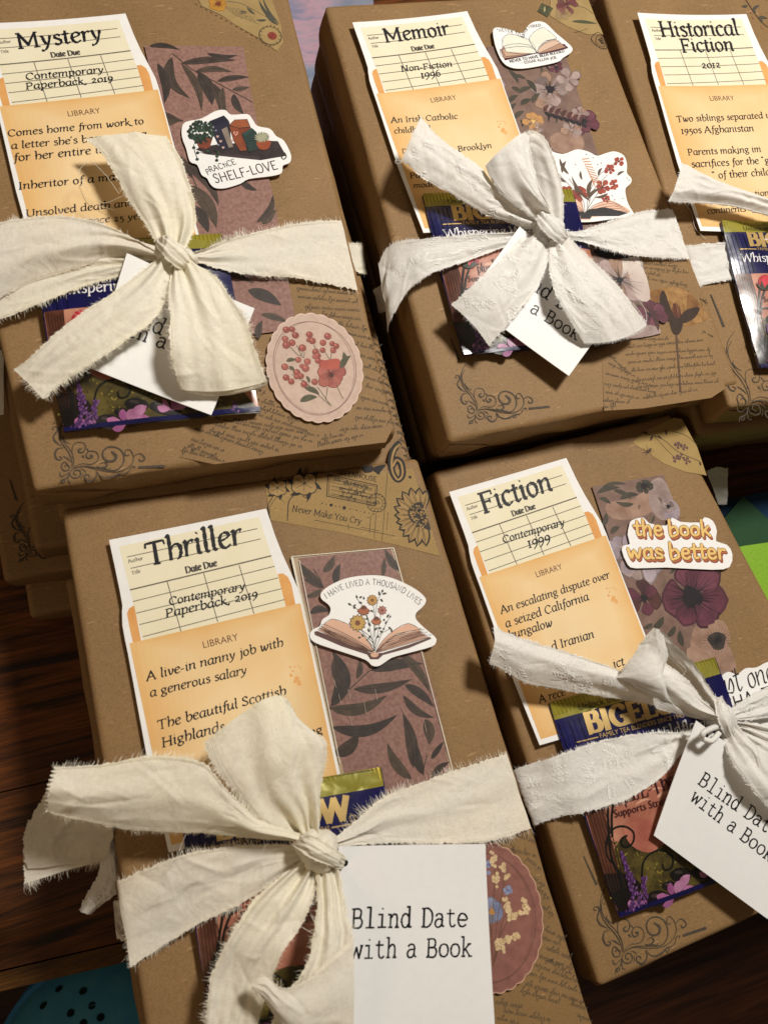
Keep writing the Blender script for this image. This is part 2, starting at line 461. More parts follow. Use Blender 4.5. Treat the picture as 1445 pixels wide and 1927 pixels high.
        for ch in txt:
            if ch not in st.font: continue
            adv, strokes = st.font[ch]; dy = (random.random() - .5) * jit
            for pts, poly, serif in strokes:
                if serif and not st.serif: continue
                q = pts if poly else crom(pts, 5)
                if len(q) < 2: continue
                t = np.gradient(q, axis=0) if not poly else None
                segs = [(q, t)] if not poly else [(q[j:j+2], None) for j in range(len(q)-1)]
                for qq, tt in segs:
                    if tt is None: tt = np.repeat([qq[1] - qq[0]], 2, 0)
                    an = np.arctan2(tt[:,1], tt[:,0])
                    wd = st.thin + (st.thick - st.thin) * np.abs(np.sin(an - st.ang))
                    if serif: wd = np.full(len(qq), st.sw)
                    if jit: wd = wd * np.array([random.uniform(.78, 1.2) for _ in qq])
                    c2 = [a + ex * (x + p[0] + st.slope * p[1]) * sc + ey * (p[1] + dy) * sc * ys for p in qq]
                    if poly and not st.cap and len(segs) > 1:   # overrun corners a little
                        c2 = np.array(c2); d = (c2[1]-c2[0]) / (np.linalg.norm(c2[1]-c2[0])+1e-9) * wd[0] * sc * .3
                        c2 = [c2[0]-d, c2[1]+d]
                    s.strip(c2, wd * sc, mat, lv, st.cap)
            x += adv
        return s
    def arc_text(s, txt, pts, st, mat, lv=3, ys=1.0, size=1.0):
        """letters along a curved baseline"""
        c = crom(s.Q(pts), 12); seg = np.r_[0, np.cumsum(np.linalg.norm(np.diff(c, axis=0), axis=1))]
        tot = sum(st.font[k][0] for k in txt if k in st.font); sc = seg[-1] / tot; x = 0
        for ch in txt:
            if ch not in st.font: continue
            adv, strokes = st.font[ch]
            mid = (x + adv/2) * sc
            o = np.array([np.interp(mid, seg, c[:,0]), np.interp(mid, seg, c[:,1])])
            e = np.array([np.interp(mid+.02, seg, c[:,0]), np.interp(mid+.02, seg, c[:,1])]) - np.array([np.interp(mid-.02, seg, c[:,0]), np.interp(mid-.02, seg, c[:,1])])
            e /= np.linalg.norm(e); u = np.array([-e[1], e[0]])
            for pts_, poly, serif in strokes:
                if serif and not st.serif: continue
                q = pts_ if poly else crom(pts_, 4)
                if len(q) >= 2: s.strip([o + e*(p[0]-adv/2)*sc*size + u*p[1]*sc*ys for p in q], st.thick*sc, mat, lv)
            x += adv
        return s
    def scribble(s, p0, p1, hpx, mat, seed, lv=2, w=1.6, density=1.7):
        """a line of old, unreadable longhand"""
        r = random.Random(seed); a, b = s.q(*p0), s.q(*p1); L = np.linalg.norm(b-a); ex = (b-a)/L; ey = np.array([-ex[1], ex[0]])
        hc = hpx / F_PX * 33; wc = w / F_PX * 33; x = 0
        while x < L:
            pts = []
            for _ in range(r.randint(3, 8)):
                k = r.random(); up = hc * (2.1 if k > .86 else r.uniform(.7, 1.1)); dn = -hc * 1.3 if k < .1 else 0
                stp = hc * r.uniform(.55, .95)
                pts += [(x, dn + r.uniform(-.1,.1)*hc), (x + stp*.75 + up*.25, up), (x + stp*.45 + up*.1, up*.8)]
                x += stp
                if x > L: break
            pts.append((x + hc*.3, 0)); x += hc * r.uniform(.9, 1.8) / density
            c = crom([a + ex*p[0] + ey*p[1] for p in pts], 3)
            wd = wc * np.array([.55 + .6*abs(math.sin(1.3*i + seed)) for i in range(len(c))])
            s.strip(c, wd, mat, lv)
        return s
    def build(s, name, parent=None, warp=None, amp=.06, maxlen=.6, seed=0):
        """warp: 'curl' = paper that does not lie quite flat, 'pillow' = a filled sachet"""
        o = mesh_obj(name, s.v, s.f, s.mats, s.mi, parent)
        if not warp: return o
        bm = bmesh.new(); bm.from_mesh(o.data)
        bmesh.ops.triangulate(bm, faces=bm.faces[:])
        for _ in range(8):
            lg = [e for e in bm.edges if e.calc_length() > maxlen * CM]
            if not lg: break
            bmesh.ops.subdivide_edges(bm, edges=lg, cuts=1); bmesh.ops.triangulate(bm, faces=[f for f in bm.faces if len(f.verts) > 3])
        org = np.array(wloc(o)) / CM; r = random.Random(seed); ph = [r.random() * 6.28 for _ in range(6)]; cs = [r.uniform(.3, 1) for _ in range(4)]
        co = np.array([list(v.co) for v in bm.verts]) / CM + org - s.o; x, y = co @ s.ex, co @ s.ey
        base = np.array(s.v) - s.o; bx, by = base @ s.ex, base @ s.ey; n0 = getattr(s, 'nb', len(bx))
        # rectangle axes of the sheet, from its outline
        d = np.array([bx[1]-bx[0], by[1]-by[0]]) if s.axis is None else s.axis; d = d / np.linalg.norm(d)
        X, Y = x*d[0]+y*d[1], -x*d[1]+y*d[0]; X0, Y0 = bx[:n0]*d[0]+by[:n0]*d[1], -bx[:n0]*d[1]+by[:n0]*d[0]
        xn = 2*(X-X0.min())/(np.ptp(X0)+1e-9)-1; yn = 2*(Y-Y0.min())/(np.ptp(Y0)+1e-9)-1; xn, yn = np.clip(xn, -1, 1), np.clip(yn, -1, 1)
        if warp == 'pillow':
            h = amp * (1-np.abs(xn)**3.2) * (1-np.abs(yn)**4)
            h += .10*amp*np.sin(5*xn+ph[0]+2*yn)*np.sin(4*yn+ph[1]) + .07*amp*np.sin(9*yn-4*xn+ph[2])*np.abs(xn) + .05*amp*np.sin(13*xn+ph[3]+3*yn)*yn**2
        else:
            q = [((1+sx*xn)/2)**3 * ((1+sy*yn)/2)**3 for sx in (-1, 1) for sy in (-1, 1)]
            h = amp * sum(c*k for c, k in zip(cs, q)) + .25*amp*np.sin(2.2*yn+ph[0]) * (.5+.5*np.sin(1.7*xn+ph[1]))
        for v, k in zip(bm.verts, h): v.co += Vector(s.n * k * CM)
        bm.to_mesh(o.data); bm.free()
        o.data.polygons.foreach_set('use_smooth', [True] * len(o.data.polygons)); o.data.set_sharp_from_angle(angle=.6); o.data.update()
        return o

def xf(scale, ox, oy, pts):
    """coordinates read in an enlarged view of the photo -> photo pixels"""
    return [(ox + a / scale, oy + b / scale) for a, b in pts]
def PX(scale, ox, oy):
    def f(s):
        if isinstance(s, str): return [(ox + float(a.split(',')[0]) / scale, oy + float(a.split(',')[1]) / scale) for a in s.split()]
        return (ox + s[0] / scale, oy + s[1] / scale)
    return f
# ------------------------------------------------------------------ the setting: table, floor, cloth
random.seed(4)
def wood(name, dark, light, rot, sc=1.0, gloss=.4):
    key = ('wood', name, dark, rot)
    if key in _mats: return _mats[key]
    m, t = newmat(name)
    v = t.mapping((14*sc, 210*sc, 60*sc), (0, 0, rot))
    n1 = t.noise(1.0, 6, .62, v, .7)
    v2 = t.mapping((40*sc, 1400*sc, 200*sc), (0, 0, rot)); n2 = t.noise(1.0, 3, .6, v2)
    c1, c2 = lin(dark), lin(light)
    col = t.ramp(n1.outputs[0], [(.34, c1), (.5, [(a+b)/2 for a, b in zip(c1, c2)]), (.62, c2), (.72, c1)]).outputs[0]
    col = t.mix(.8, col, t.ramp(n2.outputs[0], [(.36, (.55,.5,.46)), (.52, (1,1,1))]).outputs[0], 'MULTIPLY')
    t.link(col, t.b.inputs['Base Color']); t.b.inputs['Roughness'].default_value = gloss; t.b.inputs['Specular IOR Level'].default_value = .25
    t.link(t.bump(n2.outputs[0], .25, .001), t.b.inputs['Normal'])
    _mats[key] = m; return m
def slab(pts_px, z, thick, mat, name, parent=None):
    v = [P(*p, z) for p in pts_px]; n = len(v)
    a = np.array(v); ar = np.sum(a[:,0]*np.roll(a[:,1],-1) - np.roll(a[:,0],-1)*a[:,1])
    if ar < 0: v = v[::-1]
    vv = v + [q - np.array([0,0,thick]) for q in v]
    f = [list(range(n)), list(range(2*n-1, n-1, -1))] + [[i, i+n, (i+1) % n + n, (i+1) % n] for i in range(n)]
    return mesh_obj(name, vv, f, mat, parent=parent)
TZ = -9.0
tb = thing('wooden_table', P(500, 900, TZ - 3), 'dark brown oak table with a grooved border, under the stacks of wrapped books', 'table')
edge = lambda x, y0: y0 - .235 * x
slab([(-500, edge(-500,1490)), (2600, edge(2600,1490)), (2600, -900), (-1500, -900), (-1500, edge(-1500,1490))], TZ, 2, wood('oak', '#241005', '#7a4216', math.radians(62), 1, .5), 'table_top', tb)
slab([(-900, edge(-900,1493)), (2600, edge(2600,1493)), (2600, edge(2600,1826)), (-900, edge(-900,1826))], TZ + .03, 2, wood('oak', '#200e04', '#6e3c14', math.radians(-13), 1, .5), 'border_board', tb)
slab([(-900, edge(-900,1829)), (2600, edge(2600,1829)), (2600, edge(2600,1866)), (-900, edge(-900,1866))], TZ - .25, 2.4, wood('oak', '#3a220a', '#6d4618', math.radians(-13), 1.6), 'edge_moulding', tb)

fl = mesh_obj('floor', [(-160,-160,-46), (160,-160,-46), (160,160,-46), (-160,160,-46)], [[0,1,2,3]], wood('floor_boards', '#1d0c05', '#46240f', math.radians(28), .35, .5))
tag(fl, 'dark brown floor boards below the table edge', kind='structure')

def drape_mat():
    m, t = newmat('painted_cotton')
    n = t.noise(9, 5, .6, t.mapping((1, 2.2, 1)), 1.2)
    col = t.ramp(n.outputs[0], [(.30, lin('#5f7393')), (.44, lin('#8d93a6')), (.52, lin('#c09aa8')), (.58, lin('#8f8aa2')), (.75, lin('#52688c'))]).outputs[0]
    t.link(col, t.b.inputs['Base Color']); t.b.inputs['Roughness'].default_value = .9; return m
def drape(pts, mat, name, label, cat, nz=.8, seed=1, n=26):
    a, b, c, d = [P(*q) for q in pts]; r = random.Random(seed); ph = [r.random()*6 for _ in range(6)]
    v = []
    for i in range(n+1):
        for j in range(n+1):
            u, w_ = i/n, j/n; p = (a*(1-u)+b*u)*(1-w_) + (d*(1-u)+c*u)*w_
            p = p + np.array([0,0, nz*(math.sin(7*u+ph[0]+3*w_)+.6*math.sin(11*w_+ph[1]+4*u)+.4*math.sin(19*u-8*w_+ph[2]))*.4 + nz])
            v.append(p)
    f = [[i*(n+1)+j, (i+1)*(n+1)+j, (i+1)*(n+1)+j+1, i*(n+1)+j+1] for i in range(n) for j in range(n)]
    o = mesh_obj(name, v, f, mat, smooth=True); return tag(o, label, cat)
drape([(470,-160,-7.9), (700,-160,-7.9), (700,560,-7.9), (560,560,-7.9)], drape_mat(), 'printed_cloth', 'blue and pink sky printed cloth lying between the two upper stacks of books', 'cloth', .35, 2)
m_, t_ = newmat('bright_print'); n_ = t_.noise(60, 3)
t_.link(t_.ramp(n_.outputs[0], [(.38, lin('#a02838')), (.48, lin('#2f5f9a')), (.56, lin('#d8c8b0')), (.64, lin('#c23a2a'))]).outputs[0], t_.b.inputs['Base Color'])
drape([(-160,-260,-4), (260,-260,-4), (260,25,-4), (-160,25,-4)], m_, 'printed_cloth', 'red and blue patterned cloth in the top left corner behind the Mystery book', 'cloth', .3, 5)

# coloured paper beside the lower right stack
s = Sheet([(1300,950,-8.6), (1500,950,-8.4), (1380,1200,-8.6)])
s.body([(1240,968), (1560,900), (1640,1180), (1300,1180)], .05, ink('#123e62', .6)); tag(s.build('paper_sheet'), 'bright blue paper showing behind the dark green sheet', 'paper')
s = Sheet([(1300,1020,-8.2), (1397,932,-8.0), (1445,1100,-8.2)])
s.body([(1250,1105), (1397,934), (1640,1150), (1500,1300), (1300,1250)], .05, ink('#234c2b', .6)); tag(s.build('paper_sheet'), 'dark green paper with a pointed corner behind the lower right stack', 'paper')
s = Sheet([(1380,1030,-7.8), (1445,1010,-7.7), (1445,1180,-7.8)])
s.body([(1360,1036), (1400,1027), (1520,1010), (1620,1330), (1380,1330)], .05, ink('#8dbb2e', .55)); tag(s.build('paper_sheet'), 'lime green paper lying over the dark green sheet', 'paper')

# foam clog on the floor below the table edge
def clog():
    root = thing('foam_clog', P(170, 1930, -46), 'teal foam clog with round holes, on the floor below the table edge', 'shoe')
    c = P(196, 1992, -41); R_ = 7.0
    v, f, nU, nV = [], [], 36, 12
    for j in range(nV+1):
        ph = j/nV*math.pi/2
        for i in range(nU):
            th = 2*math.pi*i/nU; rr = R_*math.cos(ph*.98)**.8
            v.append(c + np.array([rr*math.cos(th)*1.12, rr*math.sin(th)*(2.3 if math.sin(th) < 0 else 1), 5.5*math.sin(ph) - .5]))
    for j in range(nV):
        for i in range(nU): f.append([j*nU+i, j*nU+(i+1)%nU, (j+1)*nU+(i+1)%nU, (j+1)*nU+i])
    f.append([nV*nU+i for i in range(nU)])
    mesh_obj('upper', v, f, ink('#4a98c4', .5, .1, 60, '#58a6c0'), parent=root, smooth=True)
    sv = [c + np.array([1.17*R_*math.cos(a), 1.05*R_*math.sin(a)*(2.25 if math.sin(a) < 0 else 1), h]) for h in (-.6, -5) for a in np.linspace(0, 2*math.pi, 33)[:-1]]
    mesh_obj('sole', sv, [list(range(32)), list(range(63, 31, -1))] + [[(i+1) % 32, i, i+32, (i+1) % 32+32] for i in range(32)], ink('#3a90c8', .6), parent=root)
    op = [c + np.array([4.2*math.cos(a), -9.4 + 4.6*math.sin(a), 5.5*math.sin(math.acos(min(1, math.hypot(4.2*math.cos(a)/1.12, (-9.4+4.6*math.sin(a))/2.3)/R_)**1.25)) - .38]) for a in np.linspace(0, 2*math.pi, 25)[:-1]]
    mesh_obj('foot_opening', op, [list(range(24))], ink('#081018', .9), parent=root)
    for x, y in [(83,1893), (84,1838), (84+90,1893), (134,1907), (158,1926), (190,1915), (157,1866), (112,1862)]:
        # each hole is a dark disc laid on the dome, painting its inner shade
        d = ray(x, y); best = None
        for s_ in np.linspace(50, 90, 400):
            p = CAMP + d*s_; q = (p - c); e = (q[0]/1.12)**2 + q[1]**2
            if e < R_**2 and q[2] < 5.5*math.sqrt(max(0, 1 - (e**.5/R_)**2.5)) - .42: best = p; break
        if best is None: continue
        q = best - c; nn = np.array([q[0]/1.25/R_**2, q[1]/R_**2, (q[2]+.5)/30]); nn /= np.linalg.norm(nn)
        t1 = np.cross(nn, [0,1,0]); t1 /= np.linalg.norm(t1); t2 = np.cross(nn, t1)
        mesh_obj('hole', [best + nn*.08 + .27*(t1*math.cos(a)+t2*math.sin(a)) for a in np.linspace(0, 2*math.pi, 15)[:-1]], [list(range(14))], ink('#07141a', .9), parent=root)
clog()

# ------------------------------------------------------------------ wrapped books
KR = kraft('kraft_paper', '#91724d')
BOOKG = 'books wrapped in kraft paper'
def quadpts(z, tl, tr, ldir, rdir, length=None, bl=None, br=None):
    a, b = P(*tl, z), P(*tr, z)
    l = P(*ldir, z) - a; r = P(*rdir, z) - b
    if length: return [a, b, b + r/np.linalg.norm(r)*length, a + l/np.linalg.norm(l)*length]
def book(q, thick, label, seed=0, name='wrapped_book', rc=.22, er=.26, mat=None):
    """q = the four corners of the upper face (tl, tr, br, bl); rounded paper-wrapped block below it"""
    q = [np.asarray(p, float) for p in q]; z = q[0][2]
    W = (np.linalg.norm(q[1]-q[0]) + np.linalg.norm(q[2]-q[3]))/2; H = (np.linalg.norm(q[3]-q[0]) + np.linalg.norm(q[2]-q[1]))/2
    r = random.Random(seed); ph = [r.random()*6.28 for _ in range(12)]
    def loop(d, rad):
        pts = []
        rad = max(rad, .02)
        for cx, cy, a0 in ((W-d-rad, H-d-rad, 0), (d+rad, H-d-rad, 90), (d+rad, d+rad, 180), (W-d-rad, d+rad, 270)):
            for k in range(6):
                a = math.radians(a0 + 90*k/5); pts.append((cx+rad*math.cos(a), cy+rad*math.sin(a)))
        out = []
        for i in range(len(pts)):
            p, n = np.array(pts[i]), np.array(pts[(i+1) % len(pts)])
            m = 14 if i % 6 == 5 else 1
            for k in range(m): out.append(p + (n-p)*k/m)
        return out
    rings = []
    for d in (W*.42, W*.3, W*.18, W*.09, er*2.2, er*1.5): rings.append((d, 0, .05))
    for k in range(6):
        a = math.pi/2*k/5; rings.append((er*(1-math.sin(a)), -er*(1-math.cos(a)), rc*(.6+.4*k/5)))
    for k in (.3, .6, .85): rings.append((-.04*math.sin(math.pi*k), -er-(thick-2*er)*k, rc))
    rings.append((.03, -thick+er*.5, rc)); rings.append((er*.6, -thick, rc)); rings.append((W*.4, -thick, .05))
    v, f = [], []; n = None
    for d, dz, rad in rings:
        L = loop(d, rad); n = len(L)
        for x, y in L:
            u, t = x/W, 1-y/H
            p = (q[0]*(1-u)+q[1]*u)*(1-t) + (q[3]*(1-u)+q[2]*u)*t
            e = min(u*W, (1-u)*W, t*H, (1-t)*H)
            nz = .045*math.sin(.9*x+ph[0]+.6*y)*math.sin(1.1*y+ph[1]) + .02*math.sin(2.9*x+ph[2])*math.sin(2.3*y+ph[3])
            nz *= max(0, 1 - e/2.5) * (1 if d > -.01 else 0)
            if dz < -er*.5:
                s_ = .07*math.sin(1.7*(x+y)+ph[4]+2*dz) + .035*math.sin(4.1*(x-y)+ph[5])
                cxy = (q[0]+q[2])/2; o = p-cxy; o[2] = 0; p = p + o/np.linalg.norm(o)*s_*.6
            v.append(p + np.array([0, 0, dz - abs(nz)*.6]))
    for k in range(len(rings)-1):
        for i in range(n):
            f.append([k*n+i, (k+1)*n+i, (k+1)*n+(i+1) % n, k*n+(i+1) % n])
    f.append(list(range(n))); f.append([(len(rings)-1)*n+i for i in range(n)][::-1])
    o = mesh_obj(name, v, f, mat or KR, smooth=True)
    tag(o, label, 'book', BOOKG); return o
def flap(bk, q, side, seed=0, thick=2.2):
    """folded end of the wrapping on the front face: a triangular paper flap beside the corner"""
    a, b = (q[3], q[2]) if side == 'l' else (q[2], q[3]); d = (b-a)/np.linalg.norm(b-a); out = np.cross(d, [0,0,1]); 
    if out @ (q[0]-q[3]) > 0: out = -out
    r = random.Random(seed); L = 2.0 + r.random()
    pts = [a + d*.12 + out*.03 + np.array([0,0,-.35]), a + d*(L*.55) + out*.10 + np.array([0,0,-.75]), a + d*L + out*.11 + np.array([0,0,-thick*.62]), a + d*(L*.6) + out*.09 + np.array([0,0,-thick+.2]), a + d*.1 + out*.03 + np.array([0,0,-thick+.25])]
    inn = [p - out*.09 for p in pts]; n = len(pts)
    mesh_obj('folded_flap', pts+inn, [list(range(n)), list(range(2*n-1, n-1, -1))] + [[i, (i+1) % n, (i+1) % n+n, i+n] for i in range(n)], KR, parent=bk)
ZT, ZF, ZY, ZM, ZH = 0.0, -.3, 2.0, 2.0, 1.9
QT = quadpts(ZT, (114,957), (787,860), (268,1900), (1115,1927), 22.6)
QF = quadpts(ZF, (815,885), (1263,777), (1130,1872), (1445,1122), 21.4)
_p = [P(62,925,ZY), P(747,812,ZY)]; _l = P(5,673,ZY)-_p[0]; _r = P(545,0,ZY)-_p[1]
QY = [_p[0]+_l/np.linalg.norm(_l)*21.8, _p[1]+_r/np.linalg.norm(_r)*21.8, _p[1], _p[0]]
_p = [P(846,832,ZM), P(1393,722,ZM)]; _l = P(609,8,ZM)-_p[0]; _r = P(1112,0,ZM)-_p[1]
QM = [P(609,8,ZM), _p[1]+_r/np.linalg.norm(_r)*np.linalg.norm(_l), _p[1], _p[0]]
_p = [P(1372,768,ZH)]; _l = P(1140,0,ZH)-_p[0]; _l /= np.linalg.norm(_l); _e = np.array([_l[1], -_l[0], 0])
QH = [_p[0]+_l*22.6, _p[0]+_l*22.6+_e*14, _p[0]+_e*14, _p[0]]
bT = book(QT, 2.2, 'front left kraft wrapped book with the Thriller card and a cream bow', 1)
bF = book(QF, 2.2, 'front right kraft wrapped book with the Fiction card and white floral ribbon', 2)
bY = book(QY, 2.2, 'back left kraft wrapped book with the Mystery card and a cream bow', 3)
bM = book(QM, 2.2, 'back middle kraft wrapped book with the Memoir card and white floral bow', 4)
bH = book(QH, 2.2, 'back right kraft wrapped book with the Historical Fiction card', 5)
for k_, (o_, q_) in enumerate(((bY, QY), (bM, QM), (bH, QH), (bF, QF), (bT, QT))):
    flap(o_, q_, 'l', k_); flap(o_, q_, 'r', k_+9)
def under(q, z, dx, dy, rot, label, seed, thick=2.2, sx=1., sy=1.):
    q = [np.array(p) for p in q]; c = (q[0]+q[2])/2; a = math.radians(rot); out = []
    for p in q:
        d = p-c; d = np.array([d[0]*sx, d[1]*sy, 0]); out.append(np.array([c[0]+dx+d[0]*math.cos(a)-d[1]*math.sin(a), c[1]+dy+d[0]*math.sin(a)+d[1]*math.cos(a), z]))
    return book(out, thick, label, seed), out
def at_px(tlz, bl, br, up, z, length):
    a, b = P(*bl, z), P(*br, z); u = P(*up, z) - b; u /= np.linalg.norm(u)
    return [a+u*length, b+u*length, b, a]
# lower books that stick out of each stack
QY1 = at_px(0, (112,975), (777,872), (574,120), -.25, 22); bY1 = book(QY1, 2.1, 'wrapped book directly under the Mystery book, sticking out on its right', 11)
QY2 = at_px(0, (66,1034), (640,944), (420,120), -2.4, 21.5); bY2 = book(QY2, 2.1, 'third wrapped book down in the Mystery stack, sticking out at lower left', 12)
QY3 = at_px(0, (8,1092), (560,1010), (380,300), -4.55, 21.5); bY3 = book(QY3, 2.1, 'stamped wrapped book low in the Mystery stack at the left edge of the photo', 13)
QY4 = at_px(0, (58,1160), (600,1075), (400,300), -6.7, 21); bY4 = book(QY4, 2.2, 'lowest wrapped book of the Mystery stack, lying on the table', 14)
bT1, QT1 = under(QT, -2.25, -.5, -1.0, .4, 'wrapped book directly under the Thriller book', 15, 2.1, 1, .9)
bT2, QT2 = under(QT, -4.4, .3, -1.2, -.5, 'third wrapped book down in the Thriller stack', 16, 2.1, .97, .88)
bT3, QT3 = under(QT, -6.55, .5, -1.3, .4, 'lowest wrapped book of the Thriller stack, on the table', 17, 2.4, .95, .86)
bM1, QM1 = under(QM, -.25, .2, .3, .3, 'wrapped book directly under the Memoir book', 21, 2.1)
bM2, QM2 = under(QM, -2.4, .2, .5, -.6, 'third wrapped book down in the Memoir stack', 22, 2.1)
bM3, QM3 = under(QM, -4.55, .3, .6, .3, 'fourth wrapped book down in the Memoir stack', 23, 2.1)
bM4, QM4 = under(QM, -6.7, .1, .5, -.3, 'lowest wrapped book of the Memoir stack, on the table', 24, 2.2)
bF1, QF1 = under(QF, -2.55, .5, .5, -.6, 'wrapped book directly under the Fiction book', 25, 2.1, .94, .95)
bF2, QF2 = under(QF, -4.7, .5, .8, .3, 'third wrapped book down in the Fiction stack', 26, 2.1, .9, .92)
bF3, QF3 = under(QF, -6.85, .5, .8, .3, 'lowest wrapped book of the Fiction stack, on the table', 27, 2.1, .9, .92)
bH1, QH1 = under(QH, -.35, -.3, -.35, .5, 'wrapped book directly under the Historical Fiction book', 28, 2.1)
bH2, QH2 = under(QH, -2.5, .2, -.1, -.6, 'third wrapped book down in the Historical Fiction stack', 29, 2.1)
bH3, QH3 = under(QH, -4.65, -.2, .4, .6, 'fourth wrapped book down in the Historical Fiction stack', 30, 2.1)
bH4, QH4 = under(QH, -6.8, .2, .7, -.6, 'lowest wrapped book of the Historical Fiction stack, on the table', 31, 2.1)
# ------------------------------------------------------------------ frames: draw once in one photo frame, re-use elsewhere
class Frame:
    """similarity frame on a sheet plane from two traced points"""
    def __init__(s, sheet, p0, p1):
        s.sh = sheet; s.a = Sheet.q(sheet, *p0); d = Sheet.q(sheet, *p1) - s.a; s.L = np.linalg.norm(d); s.x = d / s.L; s.y = np.array([-s.x[1], s.x[0]])
    def to(s, px, py): r = Sheet.q(s.sh, px, py) - s.a; return np.array([r @ s.x, r @ s.y]) / s.L
    def fr(s, uv): return s.a + (s.x * uv[0] + s.y * uv[1]) * s.L
def remap(sheet, src, dst):
    """from here on, pixels traced in the src frame land in the dst frame"""
    sheet.q = (lambda px, py: dst.fr(src.to(px, py))) if src else (lambda px, py: Sheet.q(sheet, px, py))

INKC = ink('#17131a', .55, .2)
INKF = ink('#4a4440', .6, .3)
CREAM = ink('#f0e8cd', .7, .05, 60, '#ece2c2')
WHITEP = ink('#f3f1ef', .75, .03, 300)
POCKET = ink('#efcb94', .7, .05, 30, '#ebbf80')
TABC = ink('#e9b06a', .7, .05, 60, '#d99450')
STAIN = ink('#e6b070', .7, .1, 160, '#e0a35e')
LINE = ink('#6a6258', .7)
C1 = PX(3.211, 190, 940)
SRC = Sheet(ZT + .24); SRCF = Frame(SRC, (224, 1029), (487, 973))
def card(z, p0, p1, lines, label, due=True):
    s = Sheet(z + .24); dst = Frame(s, p0, p1)
    remap(s, SRCF, dst)
    s.body(C1("52,248 998,58 1022,130 1050,215 1095,330 1150,450 1190,540 1212,620 1232,720 1262,850 1500,1905 411,2129 275,1530 165,930 148,850 132,760 130,680 132,640 118,560 85,400"), .035, WHITEP)
    s.poly(C1("112,287 955,107 1128,648 255,850"), CREAM, 1)
    s.poly(C1("250,880 197,868 178,790 160,690 172,660 203,640"), TABC, 2)
    s.poly(C1("1120,660 1068,452 1098,447 1128,468 1150,512 1178,650"), TABC, 2)
    pk = np.array(C1("175,870 1205,627 1222,710 1248,820 1470,1860 428,2085")); mid_ = pk.mean(0)
    for k_ in range(9):                               # printed ageing, darker towards the pocket edges
        f_ = k_/8; q_ = mid_ + (pk-mid_)*(1-.05*k_*np.array([1.15, .55]))
        s.poly([tuple(a) for a in q_], ink('#%02x%02x%02x' % tuple(int(a+(b-a)*f_**.7) for a, b in zip((234,190,126), (240,212,165))), .7, .05, 30, '#%02x%02x%02x' % tuple(int(a+(b-a)*f_**.7) for a, b in zip((226,176,110), (235,198,142)))), 3 + k_*.1)
    for sd, (x, y, r_) in enumerate(((1182,1085,26), (1160,1040,14), (1195,1010,10))):
        rr = random.Random(sd); p = C1((x, y))
        for k_ in range(5): s.disc((p[0]+rr.uniform(-6,6), p[1]+rr.uniform(-9,9)), r_/3.2*rr.uniform(.25,.6), STAIN, 4, 16, .8, .12, rr)
    for a, b, w_ in (((160,350),(945,178),1.4), ((182,418),(965,240),1.4), ((178,548),(1030,342),2.4), ((195,618),(1050,405),1.4), ((215,688),(1070,475),1.4), ((235,757),(1090,540),1.4), ((255,830),(1110,605),1.4),
                     ((402,497),(485,797),1.4), ((622,447),(707,740),1.4), ((835,398),(925,690),1.4)):
        s.line([C1(a), C1(b)], w_, LINE, 4, 2)
    s.text('Author', C1((168,387)), C1((258,366)), F_BOOK, INKF, 5, .9); s.text('Title', C1((190,457)), C1((243,443)), F_BOOK, INKF, 5)
    if due: s.text('Date Due', C1((515,448)), C1((705,402)), F_BRAND, INKF, 5, 1.05)
    s.text('LIBRARY', C1((622,899)), C1((833,849)), 'sans', ink('#6f4a35', .6, .2, 500), 5, 1.05)
    remap(s, None, None)
    for txt, a, b, st, ys in lines: s.text(txt, a, b, st, INKC, 6, ys, 1.5)
    s.axis = dst.x; o = s.build('library_card', None, 'curl', .16, .6, int(p0[0])); return tag(o, label, 'card', 'library pocket cards on the books')
c = C1
card(ZT, (224,1029), (487,973), [('Thriller', c((282,402)), c((862,270)), F_HEAD, 0.92), ('Contemporary', c((412,642)), c((874,545)), F_FELL, 0.77), ('Paperback, 2019', c((393,716)), c((950,592)), F_FELL, 0.74),
    ('A live-in nanny job with', c((278,1098)), c((1104,886)), F_FELL, 0.77), ('a generous salary', c((297,1195)), c((885,1052)), F_FELL, 0.77), ('The beautiful Scottish', c((345,1392)), c((1122,1178)), F_FELL, 0.77),
    ('Highlands', c((370,1499)), c((752,1396)), F_FELL, 0.77), ('ing', c((1238,1442)), c((1340,1412)), F_FELL, 0.77)], 'yellow library pocket card titled Thriller, beside the leaf print bookmark in a clear sleeve')
c = PX(3.01, 0, 0)
card(ZY, (-20.5,60.6), (224,38), [('Mystery', c((105,284)), c((588,226)), F_HEAD, 0.89), ('Contemporary', c((148,458)), c((592,412)), F_FELL, 0.74), ('Paperback, 2019', c((150,512)), c((645,460)), F_FELL, 0.71),
    ('Comes home from work to', c((46,778)), c((818,704)), F_FELL, 0.77), ("a letter she's been waiting", c((65,848)), c((836,776)), F_FELL, 0.77), ('for her entire life', c((80,918)), c((640,862)), F_FELL, 0.77),
    ('Inheritor of a massive', c((108,1077)), c((800,1008)), F_FELL, 0.77), ('Unsolved death and', c((150,1232)), c((762,1168)), F_FELL, 0.77), ('disappearance 25 years', c((215,1300)), c((870,1236)), F_FELL, 0.77)],
    'yellow library pocket card titled Mystery, cut by the left edge of the photo')
c = PX(2.676, 560, 0)
